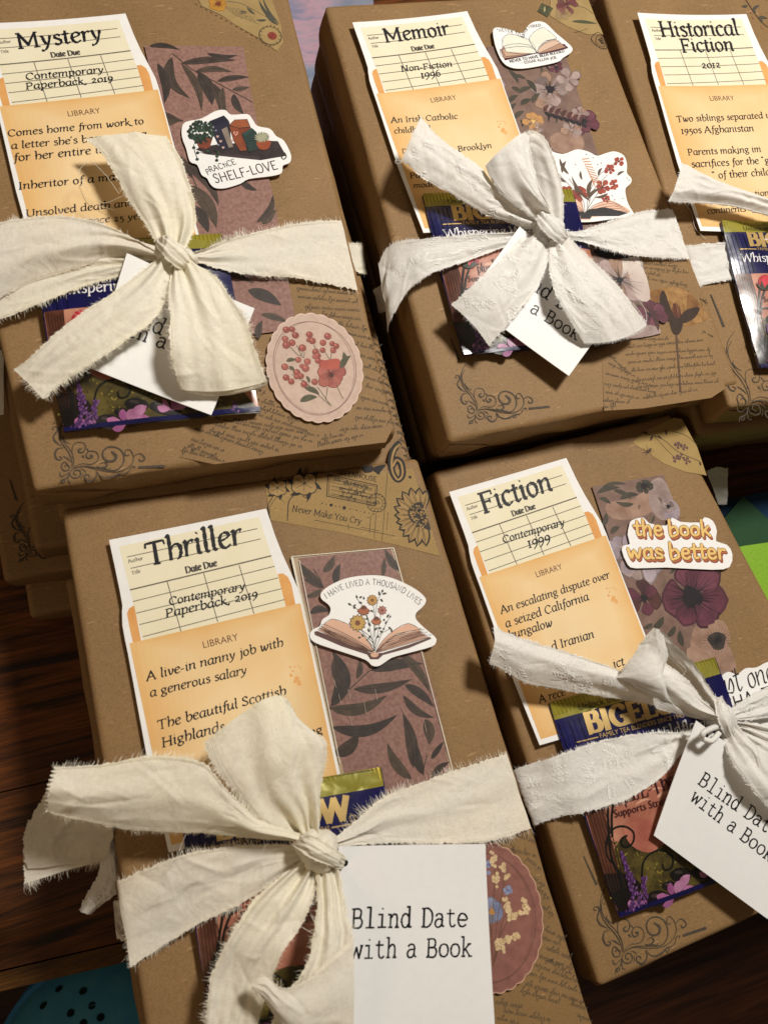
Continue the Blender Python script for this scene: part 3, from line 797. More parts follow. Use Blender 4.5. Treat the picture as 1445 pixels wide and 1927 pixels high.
card(ZM, (676.6,54.2), (868,34.4), [('Memoir', c((440,217)), c((768,180)), F_HEAD, 0.89), ('Non-Fiction', c((522,363)), c((779,338)), F_FELL, 0.74), ('1996', c((622,396)), c((722,385)), F_FELL, 0.81),
    ('An Irish Catholic', c((470,622)), c((806,600)), F_FELL, 0.77), ('childhood', c((485,676)), c((672,662)), F_FELL, 0.77), ('D', c((525,776)), c((555,773)), F_FELL, 0.74), ('Brooklyn', c((808,765)), c((978,746)), F_FELL, 0.77),
    ('Pa', c((565,902)), c((618,897)), F_FELL, 0.74), ('moder', c((582,952)), c((705,940)), F_FELL, 0.74)], 'yellow library pocket card titled Memoir, with the date 1996')
c = PX(3.959, 1080, 0)
card(ZH, (1208.8,39), (1392,38), [('Historical', c((640,282)), c((1228,268)), F_HEAD, 0.96), ('Fiction', c((798,394)), c((1192,384)), F_HEAD, 0.92), ('2012', c((946,513)), c((1090,506)), F_FELL, 0.74),
    ('Two siblings separated in', c((760,914)), c((1476,882)), F_FELL, 0.81), ('1950s Afghanistan', c((795,1000)), c((1338,980)), F_FELL, 0.81), ('Parents making im', c((845,1160)), c((1392,1134)), F_FELL, 0.81),
    ('sacrifices for the "g', c((872,1250)), c((1452,1220)), F_FELL, 0.81), ('" of their child', c((1030,1334)), c((1462,1308)), F_FELL, 0.81), ('tion', c((1345,1468)), c((1450,1460)), F_FELL, 0.81), ('continents', c((988,1597)), c((1277,1578)), F_FELL, 0.81)],
    'yellow library pocket card titled Historical Fiction', due=False)
c = PX(2.312, 820, 840)
card(ZF, (859,936), (1055.7,875.5), [('Fiction', c((205,293)), c((512,190)), F_HEAD, 0.92), ('Contemporary', c((292,422)), c((563,342)), F_FELL, 0.77), ('1999', c((403,442)), c((502,412)), F_FELL, 0.81),
    ('An escalating dispute over', c((283,730)), c((757,572)), F_FELL, 0.81), ('a seized California', c((303,790)), c((666,668)), F_FELL, 0.81), ('bungalow', c((318,842)), c((508,782)), F_FELL, 0.81), ('d Iranian', c((503,890)), c((688,832)), F_FELL, 0.81),
    ('ict', c((770,966)), c((818,952)), F_FELL, 0.81), ('A rece', c((447,1118)), c((562,1082)), F_FELL, 0.81)], 'yellow library pocket card titled Fiction, dated 1999')

# ------------------------------------------------------------------ bookmarks
MAUVE = ink('#9c776c', .6, .2, 700, '#835f55')
LEAFC = [ink('#3d322c', .55, .15, 250, '#4d4038'), ink('#463a30', .55, .15, 250, '#5a4b3e'), ink('#352c29', .55, .15, 250, '#443a35')]
def leaves(s, c, k, L, stems):
    for pts in stems: s.line(c(pts), 7/k*1.0, LEAFC[0], 2)
    for i, (x0, y0, x1, y1, w_, bd) in enumerate(L):
        s.leaf(c((x0,y0)), c((x1,y1)), w_/k*1.0, LEAFC[i % 3], 3, bd, .42, 12)
        s.line([c((x0,y0)), c(((x0+x1)/2+bd*(y1-y0)*.9, (y0+y1)/2-bd*(x1-x0)*.9)), c((x1,y1))], 2.2/k, ink('#2a2220'), 4)
k = 3.36; c = PX(k, 530, 1020)
s = Sheet(ZT + .10)
s.body(c("60,90 708,34 860,560 1085,1440 1120,1600 420,1690 330,1330"), .03, ink('#b8a184', .3, .05, 200))
s.poly(c("105,102 692,44 850,560 985,1020 1060,1440 1095,1590 440,1660 330,1180 240,740 130,300"), MAUVE, 1)
leaves(s, c, k, [(265,285,108,128,62,.06), (262,190,332,86,52,-.1), (350,275,372,138,50,.12), (270,292,140,236,44,-.05), (250,300,150,345,40,.1), (180,452,302,440,48,.18), (742,182,652,46,52,.05), (640,216,652,100,34,0),
    (312,1042,318,688,96,-.22), (405,922,345,700,62,.14), (475,865,490,735,40,-.1), (560,812,892,770,72,.05), (452,930,822,868,62,-.06), (300,1050,668,968,74,-.12), (316,1170,732,1092,72,-.14), (330,1340,484,1200,84,-.16),
    (745,700,935,950,62,.08), (778,902,962,1042,60,.06), (768,970,962,1112,52,-.12), (905,1120,932,1282,72,.1), (945,1372,1022,1262,36,0), (832,1430,765,1080,76,-.06), (822,1500,668,1272,66,.1), (895,1472,848,1250,62,.08), (948,1500,1060,1390,44,.1)],
    ["300,1050 430,930 560,810", "265,290 240,230 200,170", "895,1480 900,1420 918,1350"])
film = s.build('bookmark'); tag(film, 'leaf print bookmark in a clear sleeve beside the Thriller card', 'bookmark', 'printed bookmarks')
s = Sheet(ZT + .15); s.body(c("60,90 708,34 860,560 1085,1440 1120,1600 420,1690 330,1330"), .012, clear_film())
EDGEGLINT = ink('#e9dfcd', .22, .05, 300, coat=.6)  # bright reflection along the sleeve edges, painted as whitish strips
s.line(c("66,96 180,620 345,1390 410,1670"), 4.5, EDGEGLINT, 3, 4); s.line(c("112,115 215,640 368,1400"), 1.6, EDGEGLINT, 3, 4); s.line(c("708,38 880,680 1080,1440"), 1.6, EDGEGLINT, 3, 4); s.line(c("62,92 708,36"), 1.4, EDGEGLINT, 3, 2)
for x, y, L_ in ((360,960,60), (420,930,70), (520,1010,80), (590,930,70), (430,1100,60), (760,1040,40), (900,1130,70), (330,870,50)):
    s.line([c((x,y)), c((x+14,y+L_))], .8, ink('#b5a294', .3), 4, 2)
s.build('clear_sleeve', film)

k = 3.141; c = PX(k, 300, 100)
s = Sheet(ZY + .10)
s.body(c("-88,-47 496,-38 540,220 690,930 815,1630 240,1700 95,1000 10,400"), .04, MAUVE)
leaves(s, c, k, [(75,25,182,268,72,-.22), (130,60,250,340,52,.1), (230,112,312,308,84,.08), (312,178,358,340,58,.1), (376,202,400,372,46,-.08), (440,242,500,362,52,-.1), (130,62,452,42,52,.04), (212,112,432,112,46,.1), (282,2,462,12,36,-.1), (342,167,532,142,42,.05), (432,217,532,202,36,0), (-60,-40,120,-20,40,.1),
    (0,345,142,402,52,-.08), (10,440,140,396,44,.1), (60,590,195,742,62,.1), (100,630,352,902,72,.14), (172,780,338,1032,92,.1), (200,900,290,1062,72,.06), (575,1000,672,838,46,-.14), (612,1012,692,928,62,.06), (478,748,580,812,44,-.1), (-40,520,20,640,50,0),
    (400,1312,560,1362,40,.1), (522,1402,722,1492,80,.06), (588,1690,610,1580,44,.1), (600,1545,760,1590,44,.05), (-10,60,30,300,60,.1)],
    ["75,0 200,100 350,180 550,290", "0,480 90,590 200,740 280,980"])
o = s.build('bookmark'); tag(o, 'leaf print bookmark beside the Mystery card, under the shelf sticker', 'bookmark', 'printed bookmarks')

_sh = {}
def shade(m):
    """the darker outline tint a painter uses round a petal"""
    k = m.name.split('_')[1][:6]
    if k not in _sh: _sh[k] = ink('#%02x%02x%02x' % tuple(int(int(k[i:i+2], 16)*.76) for i in (0, 2, 4)), .6, .15, 150)
    return _sh[k]
def flower(s, cpt, r, n, cols, ccol, rc, seed, sq=.9, spiky=0):
    rr = random.Random(seed)
    for i in range(n):
        a = 2*math.pi*i/n + rr.random()*.5; L = r*(.85+.3*rr.random())
        tip = (cpt[0]+L*math.cos(a), cpt[1]+L*math.sin(a)*sq)
        wd_ = r*.95*(.8+.4*rr.random()); bd = (rr.random()-.5)*.2; c0 = cols[i % len(cols)]
        s.leaf(cpt, tip, wd_, cols[(i+1) % len(cols)] if r < 12 else shade(c0), 2, bd, .68, 10)
        s.leaf(cpt, (cpt[0]+(tip[0]-cpt[0])*.93, cpt[1]+(tip[1]-cpt[1])*.93), wd_*.84, c0, 2.4, bd, .70, 10)
        if r > 12:
            for q_ in (-.3, -.12, .1, .28):
                s.line([cpt, (cpt[0]+.8*L*math.cos(a+q_), cpt[1]+.8*L*math.sin(a+q_)*sq)], r*.018+.35, shade(c0), 3, 2, (1.2, .3))
        s.line([cpt, (cpt[0]+(tip[0]-cpt[0])*.6, cpt[1]+(tip[1]-cpt[1])*.6)], r*.03+.4, ccol, 3, 2, (1.4, .2))
    s.disc(cpt, rc, ccol, 4, 14, sq, .15, rr)
    for i in range(spiky):
        a = rr.random()*6.28; L = rc*(1.2+1.1*rr.random())
        s.line([cpt, (cpt[0]+L*math.cos(a), cpt[1]+L*math.sin(a)*sq)], 1.1, ccol, 5, 2, (1, .3))
BM = ink('#856a5e', .6, .15, 160, '#70564b')
PALE = [ink('#a9948e', .6, .1, 140, '#87716c'), ink('#9c837d', .6, .1, 140, '#b39e97')]
PEACH = [ink('#a68573', .6, .1, 140, '#866553'), ink('#987661', .6, .1, 140, '#ae8e7a')]
BURG = [ink('#6d3846', .6, .15, 90, '#4e2732'), ink('#5b2f3c', .6, .15, 90, '#7a4452')]
MAR = [ink('#5a3430', .6, .15, 90, '#44282a')]
DK = ink('#221c20', .6); OLV = ink('#4c4538', .6, .15, 150, '#3a352c')
LAV = [ink('#a8999f', .6, .1, 140, '#8b7b84'), ink('#b5a7ad', .6, .1, 140, '#978892')]
k = 2.312; c = PX(k, 820, 840)
s = Sheet(ZF + .10)
s.body(c("678,175 988,123 1060,310 1155,540 1230,760 1305,985 1420,1330 1010,1370 900,800 780,480"), .04, BM)
s.poly(c("740,250 860,225 930,180 960,260 880,310 770,315"), PEACH[0], 1, 3)
s.poly(c("930,160 985,140 1030,230 1045,300 980,320 930,260"), PALE[0], 1, 3)
s.poly(c("980,240 1040,240 1060,300 1010,330"), LAV[0], 2, 3)
flower(s, c((1010,262)), 14, 6, PALE, DK, 5, 3)
for a, b, w_ in (((700,205),(800,180),12), ((710,225),(760,250),10), ((770,190),(850,230),10), ((800,230),(880,210),12), ((720,180),(830,165),8), ((860,250),(780,240),10), ((740,290),(720,350),12), ((760,380),(800,350),12)):
    s.leaf(c(a), c(b), w_, OLV, 3, .1)
flower(s, c((905,172)), 17, 7, [OLV], DK, 9, 5, .8, 14)
flower(s, c((810,440)), 30, 6, LAV, PALE[1], 5, 8); flower(s, c((890,520)), 44, 8, LAV + PALE, PALE[0], 6, 9, .6)
flower(s, c((905,660)), 34, 6, MAR + BURG[:1], DK, 8, 11, 1, 8)
for a, b, w_ in (((940,770),(900,790),10), ((990,740),(930,800),14), ((1040,780),(1000,830),12), ((1075,870),(1060,800),14)): s.leaf(c(a), c(b), w_, OLV, 3, .1)
s.poly(c("1120,790 1200,770 1280,880 1300,990 1180,990 1110,930"), PEACH[0], 1, 3); s.poly(c("1180,770 1250,760 1280,850 1220,840"), PEACH[1], 2, 3); s.poly(c("1090,880 1180,900 1230,1000 1120,1050"), PEACH[1], 2, 3)
s.disc(c((1222,845)), 21, ink('#4a4038', .6, .2, 300, '#2c2622'), 4, 16, .9, .1); 
for i in range(26):
    a = i*.243; s.line([c((1222,845)), c((1222+62*math.cos(a), 845+58*math.sin(a)))], 1, DK, 5, 2, (1,.3))
flower(s, c((1112,655)), 66, 8, BURG, DK, 24, 21, .95, 90)
s.poly(c("1150,1000 1330,1010 1400,1250 1200,1260"), PALE[0], 2, 3); flower(s, c((1260,1130)), 40, 7, PEACH + PALE, DK, 9, 31)
rr = random.Random(14)
for i in range(26):
    u_, v_ = rr.random(), rr.random(); x, y = 1118+u_*128+v_*160, 915+v_*420-u_*22; a = rr.uniform(.4, 2.8)
    s.leaf((x,y), (x+17*math.cos(a), y+17*math.sin(a)), 6, OLV if i % 2 else ink('#6d5c4a', .6, .15, 150), 1, .12)
o = s.build('bookmark'); tag(o, 'floral bookmark with a large burgundy anemone, right of the Fiction card', 'bookmark', 'printed bookmarks')

k = 2.676; c = PX(k, 560, 0); c6 = PX(2.258, 700, 350)
s = Sheet(ZM + .10)
s.body([(915,88), (1056,80), (1083,161), (1200,527), (1243,628), (1088,657), (1000,380)], .04, BM)
for a, b, w_ in (((1060,350),(1110,420),12), ((1075,440),(1130,470),12), ((1090,380),(1150,400),10), ((1110,470),(1180,440),12), ((1060,520),(1110,480),12), ((1150,400),(1200,470),14), ((1120,530),(1180,500),12), ((1070,560),(1100,520),10), ((1180,520),(1220,470),12), ((1090,600),(1140,560),12)):
    s.leaf(c(a), c(b), w_, OLV, 3, .1)
flower(s, c((1270,450)), 38, 7, PALE + PEACH[1:], DK, 11, 41, .9, 20); s.disc(c((1010,430)), 16, LAV[0], 3, 12, 1.2, .1)
flower(s, c((1360,400)), 26, 6, PALE, PALE[1], 3, 42)
for i in range(7):
    x, y = 1240+i*30, 565+i*9; s.leaf(c((x,y)), c((x+25,y-38)), 10, MAR[0], 3, .1); s.leaf(c((x,y)), c((x+35,y+28)), 10, DK, 3, .1)
flower(s, c((1185,612)), 20, 7, [ink('#c4935a', .6, .1, 100, '#b58250')], ink('#d8b070'), 5, 43)
flower(s, c((1440,610)), 30, 6, BURG, DK, 7, 44); s.poly(c("1270,690 1330,665 1420,680 1440,740 1380,770 1290,760"), PEACH[0], 2, 3)
flower(s, c((1300,340)), 14, 5, BURG, DK, 4, 45)
flower(s, c6((1050,400)), 62, 9, PALE + PEACH[1:] + [ink('#d8cbc2', .6, .1, 60, '#c4b0a6')], DK, 8, 46, .9, 14)
s.poly(c6("940,270 1080,265 1110,300 990,310"), DK, 4, 3); s.poly(c6("1080,320 1150,350 1180,480 1120,470"), ink('#d2c3ba', .6, .1, 60, '#bfaaa0'), 3, 3)
flower(s, c6((1185,545)), 34, 6, BURG, DK, 7, 47); s.leaf(c6((1160,500)), c6((1215,620)), 14, MAR[0], 4, .1); s.poly(c6("1080,620 1180,590 1225,625 1100,648"), PALE[0], 3, 3)
rr = random.Random(12)
for i in range(46):                                  # small sprays of leaves between the flowers
    u_, v_ = rr.random(), rr.random(); x, y = 925+u_*130+v_*165, 100+v_*535-u_*8; a = rr.uniform(.6, 2.6)
    s.leaf((x,y), (x+15*math.cos(a), y+15*math.sin(a)), 5, OLV if i % 3 else DK, 1, .12)
for i, (x, y, r_) in enumerate(((1030,190,24), (1075,245,20), (1010,240,14), (1090,215,18))): flower(s, (x,y), r_, 7, PALE + PEACH, PALE[1], 3, 300+i)
for i, (x, y, r_) in enumerate(((1130,560,26), (1165,600,28), (1180,520,20), (1115,610,22))): flower(s, (x,y), r_, 7, PEACH[:1] + PALE, DK if i == 1 else PEACH[1], 4, 320+i)
o = s.build('bookmark'); tag(o, 'pale floral bookmark right of the Memoir card, under two stickers', 'bookmark', 'printed bookmarks')
# ------------------------------------------------------------------ prints on the wrapping: scroll stamps, longhand paper, tapes
STAMP = ink('#4c4338', .7, .25, 700)
CS = PX(3.959, 1080, 1680)
STROKES = [("360,445 345,375 300,300 245,240 205,170 195,90 205,20 235,-50", 8, (.5,1,1.2,.8,.5)), ("368,430 352,350 310,280 255,225 215,160 203,95 222,30", 5, None),
 ("248,265 195,235 172,190 186,130 176,95", 11, (.3,1.3,.8,1.2,.3)), ("190,132 172,105 150,108 148,128 165,132", 6, None), ("262,275 225,295 216,340 235,385 262,390 270,370 250,360", 10, (.4,1.4,1,.6)),
 ("345,350 325,280 325,230 350,200 390,200 412,230 405,275 380,288 368,268 388,250", 7, (.6,.8,.8,1,1.8,1.2)), ("375,425 420,385 480,375 515,340 517,290 490,256 450,258 430,290 445,325 470,318 475,298 456,295", 7, (.5,.8,.8,1,1.4,2)),
 ("380,430 450,400 560,396 650,390 690,340 695,270 665,205 610,180 560,195 538,240 550,290 590,317 630,300 635,258 605,232 592,225", 10, (.4,.6,.8,1,1,1.1,1.4,2.2,.6)), ("370,440 440,408 540,412 640,407 700,380 745,330 760,270 745,215 715,178 690,190 690,222 705,236 722,222", 6, None),
 ("752,228 790,195 825,215 832,245 805,260 795,240", 9, (.5,1,1.2,.8)), ("540,428 560,460 600,472 650,452 690,412 742,388 762,330 786,322 780,342", 9, (.4,1,1.5,.6,.8,.5)), ("690,405 708,425 690,442 682,425", 5, None),
 ("375,440 355,480 370,517 405,525 432,495 420,455 388,455 383,487 408,497", 8, (.5,1,1.2,.8)), ("530,425 542,480 510,527 470,512 465,480 490,475 497,497", 10, (.4,1.4,1,.5)), ("345,440 300,400 284,440 305,477 337,470 340,440 318,424 308,442", 8, None),
 ("350,490 312,532 290,520 290,498", 8, (.4,1,.6)), ("352,490 345,540 312,570 308,605", 8, (.5,1,.7)), ("352,500 360,562 382,568", 6, None), ("318,580 330,560 340,575 322,590 318,578", 6, None),
 ("540,352 575,332 592,362 560,388 525,382", 9, (.3,1.2,1.4,.3)), ("245,165 240,190 265,218 300,230", 8, (.3,1.4,.3)), ("275,350 310,365 345,392", 9, (.3,1.3,.3)), ("420,432 450,442 465,462", 7, (.3,1.2,.3)), ("445,470 448,495 444,520", 5, None), ("570,380 610,392 625,372", 7, (.3,1.2,.3)),
 ("420,240 440,262", 7, None), ("402,312 425,328", 6, None), ("412,330 418,305", 6, None)]
BARS = ["805,310 812,330 985,272 985,258 970,254", "160,-54 175,-62 75,-272 66,-272"]
SFR = Sheet(ZF + .012); SF = Frame(SFR, CS((355,470)), CS((985,262)))
def stamp(book_o, z, p0, p1, bars=True):
    s = Sheet(z); remap(s, SF, Frame(s, p0, p1))
    for pts, w_, tp in STROKES: s.line(CS(pts), w_/3.9, STAMP, 1, 5, tp)
    if bars:
        for b in BARS: s.poly(CS(b), STAMP, 1)
    o = s.build('stamped_scroll', book_o); return o
stamp(bF, ZF + .012, CS((355,470)), CS((985,262)))
stamp(bY, ZY + .012, (133,886), (311,877))
c = PX(2.258, 700, 350)
stamp(bM, ZM + .012, c((440,965)), c((755,938)))
stamp(bH, ZH + .012, (1407,763), (1600,760))
stamp(bY3, -4.53, (52,1037), (200,1018))
stamp(bY1, -.23, (170, 915), (330,890))

LONG = ink('#2e2822', .7, .2, 800); LONG2 = ink('#4a4034', .7, .2, 800)
TAPE = kraft('script_paper', '#90714a'); TAPE2 = kraft('washi_kraft', '#a18350')
# longhand paper on the Mystery book (lower right corner)
s = Sheet(ZY + .010); c = PX(2.89, 300, 500)
s.poly(c("720,60 1050,110 1110,330 1270,880 1230,960 900,1000 300,1080 110,1040 230,860 600,700"), TAPE, 1)
for i, (x0, y0, x1, y1) in enumerate([(735,95,1040,120), (745,130,1050,160), (750,175,1070,205), (790,230,1080,250), (880,270,1100,300), (930,320,1120,350), (1000,370,1140,400), (1040,430,1160,455), (1080,490,1180,520), (1100,550,1200,580), (1115,610,1210,640), (1120,660,1225,690), (1090,720,1240,760), (1070,780,1260,800), (1060,830,1270,860), (980,900,1210,880),
    (480,650,560,690), (430,700,720,800), (450,750,760,850), (460,790,800,905), (400,840,860,930), (300,830,820,960), (300,870,760,990), (270,900,640,1010), (190,890,560,1020), (170,950,340,1010), (150,985,300,1045), (120,1010,350,1070), (880,950,1000,925), (860,985,1100,930)]):
    s.scribble(c((x0,y0)), c((x1,y1)), 4.6, LONG, 100+i, 2, .95)
s.build('script_paper', bY)
# book under it
s = Sheet(-.22); c = PX(3.854, 660, 400)
for i, y in enumerate(range(600, 1800, 58)):
    x0 = 62 + .267*(y-580) + 6; s.scribble(c((x0, y)), c((x0+40, y+22)), 3.4, LONG2, 140+i, 1, 1)
s.build('script_paper', bY1)
# Memoir book: longhand and a dried rose
s = Sheet(ZM + .010); c = PX(2.258, 700, 350)
s.poly(c("1060,315 1340,320 1500,860 1440,900 1150,945 985,955 975,720 1080,650"), TAPE, 1)
for i, (x0, y0, x1, y1) in enumerate([(1120,330,1300,345), (1150,350,1340,372), (1130,365,1220,385), (1160,395,1330,425), (1260,445,1345,462), (1390,480,1420,500), (1400,620,1440,640), (1080,655,1260,655), (1085,690,1400,660), (1075,720,1430,700), (1085,755,1440,725), (1000,720,1080,790), (1000,755,1110,810), (1100,790,1455,760), (1120,830,1460,800), (990,800,1180,850), (985,845,1200,880), (1120,860,1465,835), (990,880,1130,905), (980,915,1090,925), (1150,905,1380,870), (980,945,1030,940), (1310,450,1400,540)]):
    s.scribble(c((x0,y0)), c((x1,y1)), 4.2, LONG, 200+i, 2, .9)
s.build('script_paper', bM)
s = Sheet(ZM + .02); c = PX(3.853, 1180, 400)
ROSE = [ink('#a07846', .7, .15, 260, '#7f5830'), ink('#8e6438', .7, .15, 260, '#6c4828'), ink('#ac8552', .7, .15, 260, '#8a6238')]
s.body(c("155,575 250,553 365,538 435,572 512,642 562,705 585,762 520,802 430,822 370,800 300,790 240,745 185,660"), .012, ROSE[0], 3)
for pts, m_ in (("165,580 240,560 250,640 270,740 215,690", ROSE[1]), ("270,570 360,545 430,580 440,680 350,700 290,640", ROSE[2]), ("440,590 520,660 500,760 420,760 430,680", ROSE[1]), ("500,690 560,720 580,760 520,795 470,790", ROSE[2]), ("330,660 380,680 390,760 330,760", ink('#5d3428', .7, .2, 200))):
    s.poly(c(pts), m_, 1, 3)
for i in range(22):
    r_ = random.Random(i); x = 180+r_.random()*360; s.line(c(f"{x},{580+r_.random()*60} {x+20},{660+r_.random()*60} {x+10+40*r_.random()},{740+40*r_.random()}"), 1.0, ROSE[i % 3], 2, 4, (.3,1,.3))
SEP = ink('#3c2d24', .7, .2, 300)
s.poly(c("265,568 235,600 240,690 275,775 330,800 345,770 310,690"), SEP, 3, 3); s.poly(c("522,690 440,700 390,740 372,800 420,800 490,760"), SEP, 3, 3); s.poly(c("210,725 250,770 300,790 290,775"), SEP, 3)
s.poly(c("310,770 390,770 400,820 375,880 335,880 312,830"), SEP, 4, 3); s.line(c("352,870 360,980 372,1130 384,1300"), 4.2, ink('#5a4334', .7, .2, 300), 3, 4)
s.build('dried_rose_print', bM)
# Thriller: printed kraft tape across the top, with writing
s = Sheet(ZT + .012); c = PX(3.803, 480, 850)
s.poly(c("75,262 480,185 1130,118 1160,230 1322,748 1000,665 620,580 112,492"), TAPE2, 1)
K_ = ink('#231d18', .65, .2, 700); KL = ink('#a88a5a', .7, .1, 300, '#99794a')
def cotton(x, y, r):
    for a in range(0, 360, 60): s.leaf(c((x,y)), c((x+r*1.45*math.cos(math.radians(a+20)), y+r*1.35*math.sin(math.radians(a+20)))), r*.13, K_, 2, .15)
    for dx, dy in ((-.45,-.3), (.45,-.35), (0,.4), (.5,.25), (-.5,.25)):
        s.disc(c((x+dx*r, y+dy*r)), r*.55/3.8, K_, 3, 14); s.disc(c((x+dx*r, y+dy*r)), r*.47/3.8, KL, 4, 14)
        s.line([c((x, y)), c((x+dx*r*1.3, y+dy*r*1.3))], .8, K_, 5, 2)
cotton(160, 262, 66); cotton(352, 232, 92)
s.line(c("135,310 95,380 95,430 110,478"), 1.6, K_, 2); s.line(c("155,325 110,390 104,440"), 1, K_, 2); s.line(c("300,290 245,350 235,430 232,495"), 1.8, K_, 2); s.line(c("150,315 190,345 218,372"), 1.6, K_, 2, 5, (1,.2)); s.line(c("340,320 375,335 370,360"), 1.6, K_, 2)
s.text('GREENHOUSE', c((578,160)), c((868,214)), F_BOLD, K_, 3, 1.0)
for pts, w_ in (("523,165 873,240 862,388 512,318 523,165", 1.6), ("535,180 862,250 852,374 524,308 535,180", .9)): 
    q = c(pts); [s.line([q[i], q[i+1]], w_, K_, 2, 2) for i in range(4)]
for y in (218, 245, 272, 300): s.line([c((545,y)), c((840,y+62))], .8, K_, 2, 2)
for i, (y, x0, x1) in enumerate(((205,560,800), (232,640,830), (262,600,780), (292,620,830), (318,600,720))): s.scribble(c((x0,y)), c((x1,y+.2*(x1-x0))), 3, K_, 300+i, 3, 1)
q = c("868,300 905,312 932,350 935,390 905,425 868,430 828,420 803,385 805,345 832,312"); s.line(q, 1.2, K_, 3, 4, closed=True)
q = c("868,325 900,338 912,372 898,402 868,408 838,398 826,366 840,336"); s.line(q, .8, K_, 3, 4, closed=True)
for i in range(14):
    a = i*.449; s.line([c((869+52*math.cos(a), 366+54*math.sin(a))), c((869+60*math.cos(a+.12), 366+62*math.sin(a+.12)))], 1.6, K_, 4, 2)
s.text('ms', c((846,385)), c((892,372)), F_BOOK, K_, 4)
for x, y, r_ in ((480,370,1.4), (508,376,1), (544,382,3.2), (578,390,1.2), (605,395,1.2), (638,402,3.6), (680,410,1.2), (702,414,.8), (727,420,1.4), (755,428,.9), (783,434,1.4), (815,440,1), (846,446,1.6)): s.disc(c((x,y)), r_, K_, 3)
s.text('Never Make You Cry.', c((262,425)), c((768,522)), F_BOOK, K_, 3, 1.0)
for pts, w_ in (("428,490 1003,604", 1), ("755,540 888,566", .9), ("668,510 668,560", .9), ("828,458 818,580", 1), ("866,436 852,620", .9), ("948,142 908,636", .9), ("950,432 942,560", .8), ("800,468 818,472", .9)): s.line(c(pts), w_, K_, 2, 2)
s.text('6', c((965,208)), c((1080,205)), Style(FELL, 17, 14, 0, 0, False), K_, 3, 1.5); s.text('6', c((968,206)), c((1078,203)), Style(FELL, 6, 5, 0, 0, False), KL, 4, 1.48)
s.disc(c((1108,182)), 3, K_, 3)
# dark butterfly
for pts in ("760,110 830,100 850,130 800,150", "850,110 935,92 900,140 885,165 855,140", "775,125 815,140 790,150"): s.poly(c(pts), K_, 3, 3)
# sunflower
cx, cy = 1185, 460
for a in range(80, 300, 17):
    L_ = 205 + 20*math.sin(a*3); t_ = math.radians(a); tip = (cx+L_*math.cos(t_), cy+L_*math.sin(t_))
    if tip[0] > 1290: continue
    s.leaf(c((cx,cy)), c(tip), 22, K_, 3, .03, .6); s.leaf(c((cx,cy)), c((cx+(L_-14)*math.cos(t_), cy+(L_-14)*math.sin(t_))), 16, KL, 4, .03, .6)
    s.line([c((cx,cy)), c((cx+(L_-20)*math.cos(t_), cy+(L_-20)*math.sin(t_)))], 1, K_, 5, 2); s.line([c((cx,cy)), c((cx+(L_-60)*math.cos(t_+.07), cy+(L_-60)*math.sin(t_+.07)))], .8, K_, 5, 2)
s.poly(c("1130,375 1190,360 1205,400 1240,500 1255,560 1210,550 1140,520 1100,470 1095,420"), ink('#3a3128', .65), 6, 3)
for i in range(120):
    r_ = random.Random(i); a = r_.random()*6.28; q = r_.random()**.5; x, y = 1168+60*q*math.cos(a)+.25*85*q*math.sin(a), 455+92*q*math.sin(a)
    s.disc(c((x,y)), 1.1+r_.random(), KL if i % 3 else K_, 7, 7)
s.build('printed_tape', bT)
# longhand on the Thriller book, right of the oval
s = Sheet(ZT + .010); c = PX(2.535, 560, 1380)
s.poly(c("1010,500 1108,490 1200,800 1400,1387 1380,1420 900,1420 930,1240 1165,920"), TAPE, 1)
for i, (x0, y0, x1, y1) in enumerate([(1045,495,1115,520), (1010,560,1130,590), (1085,600,1150,650), (1110,690,1170,730), (1140,740,1190,790), (1160,830,1220,880), (1175,940,1260,985), (1180,1030,1290,1075), (1150,1070,1310,1130), (1130,1110,1330,1190), (1100,1150,1345,1240), (1080,1200,1360,1290), (1060,1235,1240,1290), (1300,1295,1370,1320), (940,1290,1060,1310), (980,1330,1200,1375), (945,1365,1050,1390), (1330,1350,1400,1380), (1165,980,1240,1010), (1180,1085,1300,1150)]):
    s.scribble(c((x0,y0)), c((x1,y1)), 5, LONG2, 400+i, 2, 1.0)
s.build('script_paper', bT)
# tapes at the upper right corners
def vine(s, pts, w_, m_): s.line(pts, w_, m_, 2, 5, (1,.8,.5))
TAPE3 = ink('#a68c5c', .7, .08, 120, '#9a8052')
s = Sheet(ZY + .012); c = PX(4.014, 340, 0)
s.poly(c("60,-160 560,-160 690,0 760,190 775,320 730,385 640,330 580,280 420,190 300,110 160,45"), TAPE3, 1)
FG = ink('#4c4a40', .7, .15, 200); 
flower(s, c((285,30)), 17, 9, [ink('#c08a34', .7, .1, 120, '#a87428')], ink('#7a3a22'), 6, 61)
for a, b, w_ in (((720,170),(590,0),8), ((745,180),(620,-20),6), ((650,150),(570,150),6), ((740,190),(640,110),6), ((500,90),(440,90),8), ((560,110),(500,50),5)): s.leaf(c(a), c(b), w_, FG, 3, .08)
vine(s, c("350,10 450,25 560,80 740,180"), 1.4, FG); vine(s, c("520,60 560,110 540,140"), 1, FG)
s.disc(c((678,270)), 25, ink('#5a4a34', .7), 3, 20, .95); s.disc(c((678,270)), 22.5, TAPE3, 4, 20, .95); s.disc(c((692,272)), 10, ink('#7a2f24', .6, .1, 200, '#9a4636'), 5, 14, 1.0)
for i in range(16):
    a = i*.393; s.line([c((678+66*math.cos(a), 270+66*math.sin(a))), c((678+82*math.cos(a+.06), 270+82*math.sin(a+.06)))], 2, ink('#5a4a34', .7), 5, 2)
for i in range(16): s.line([c((110+i*38, 28+i*21)), c((128+i*38, 34+i*21.5))], 1.2, ink('#5a4a34', .7), 3, 2)
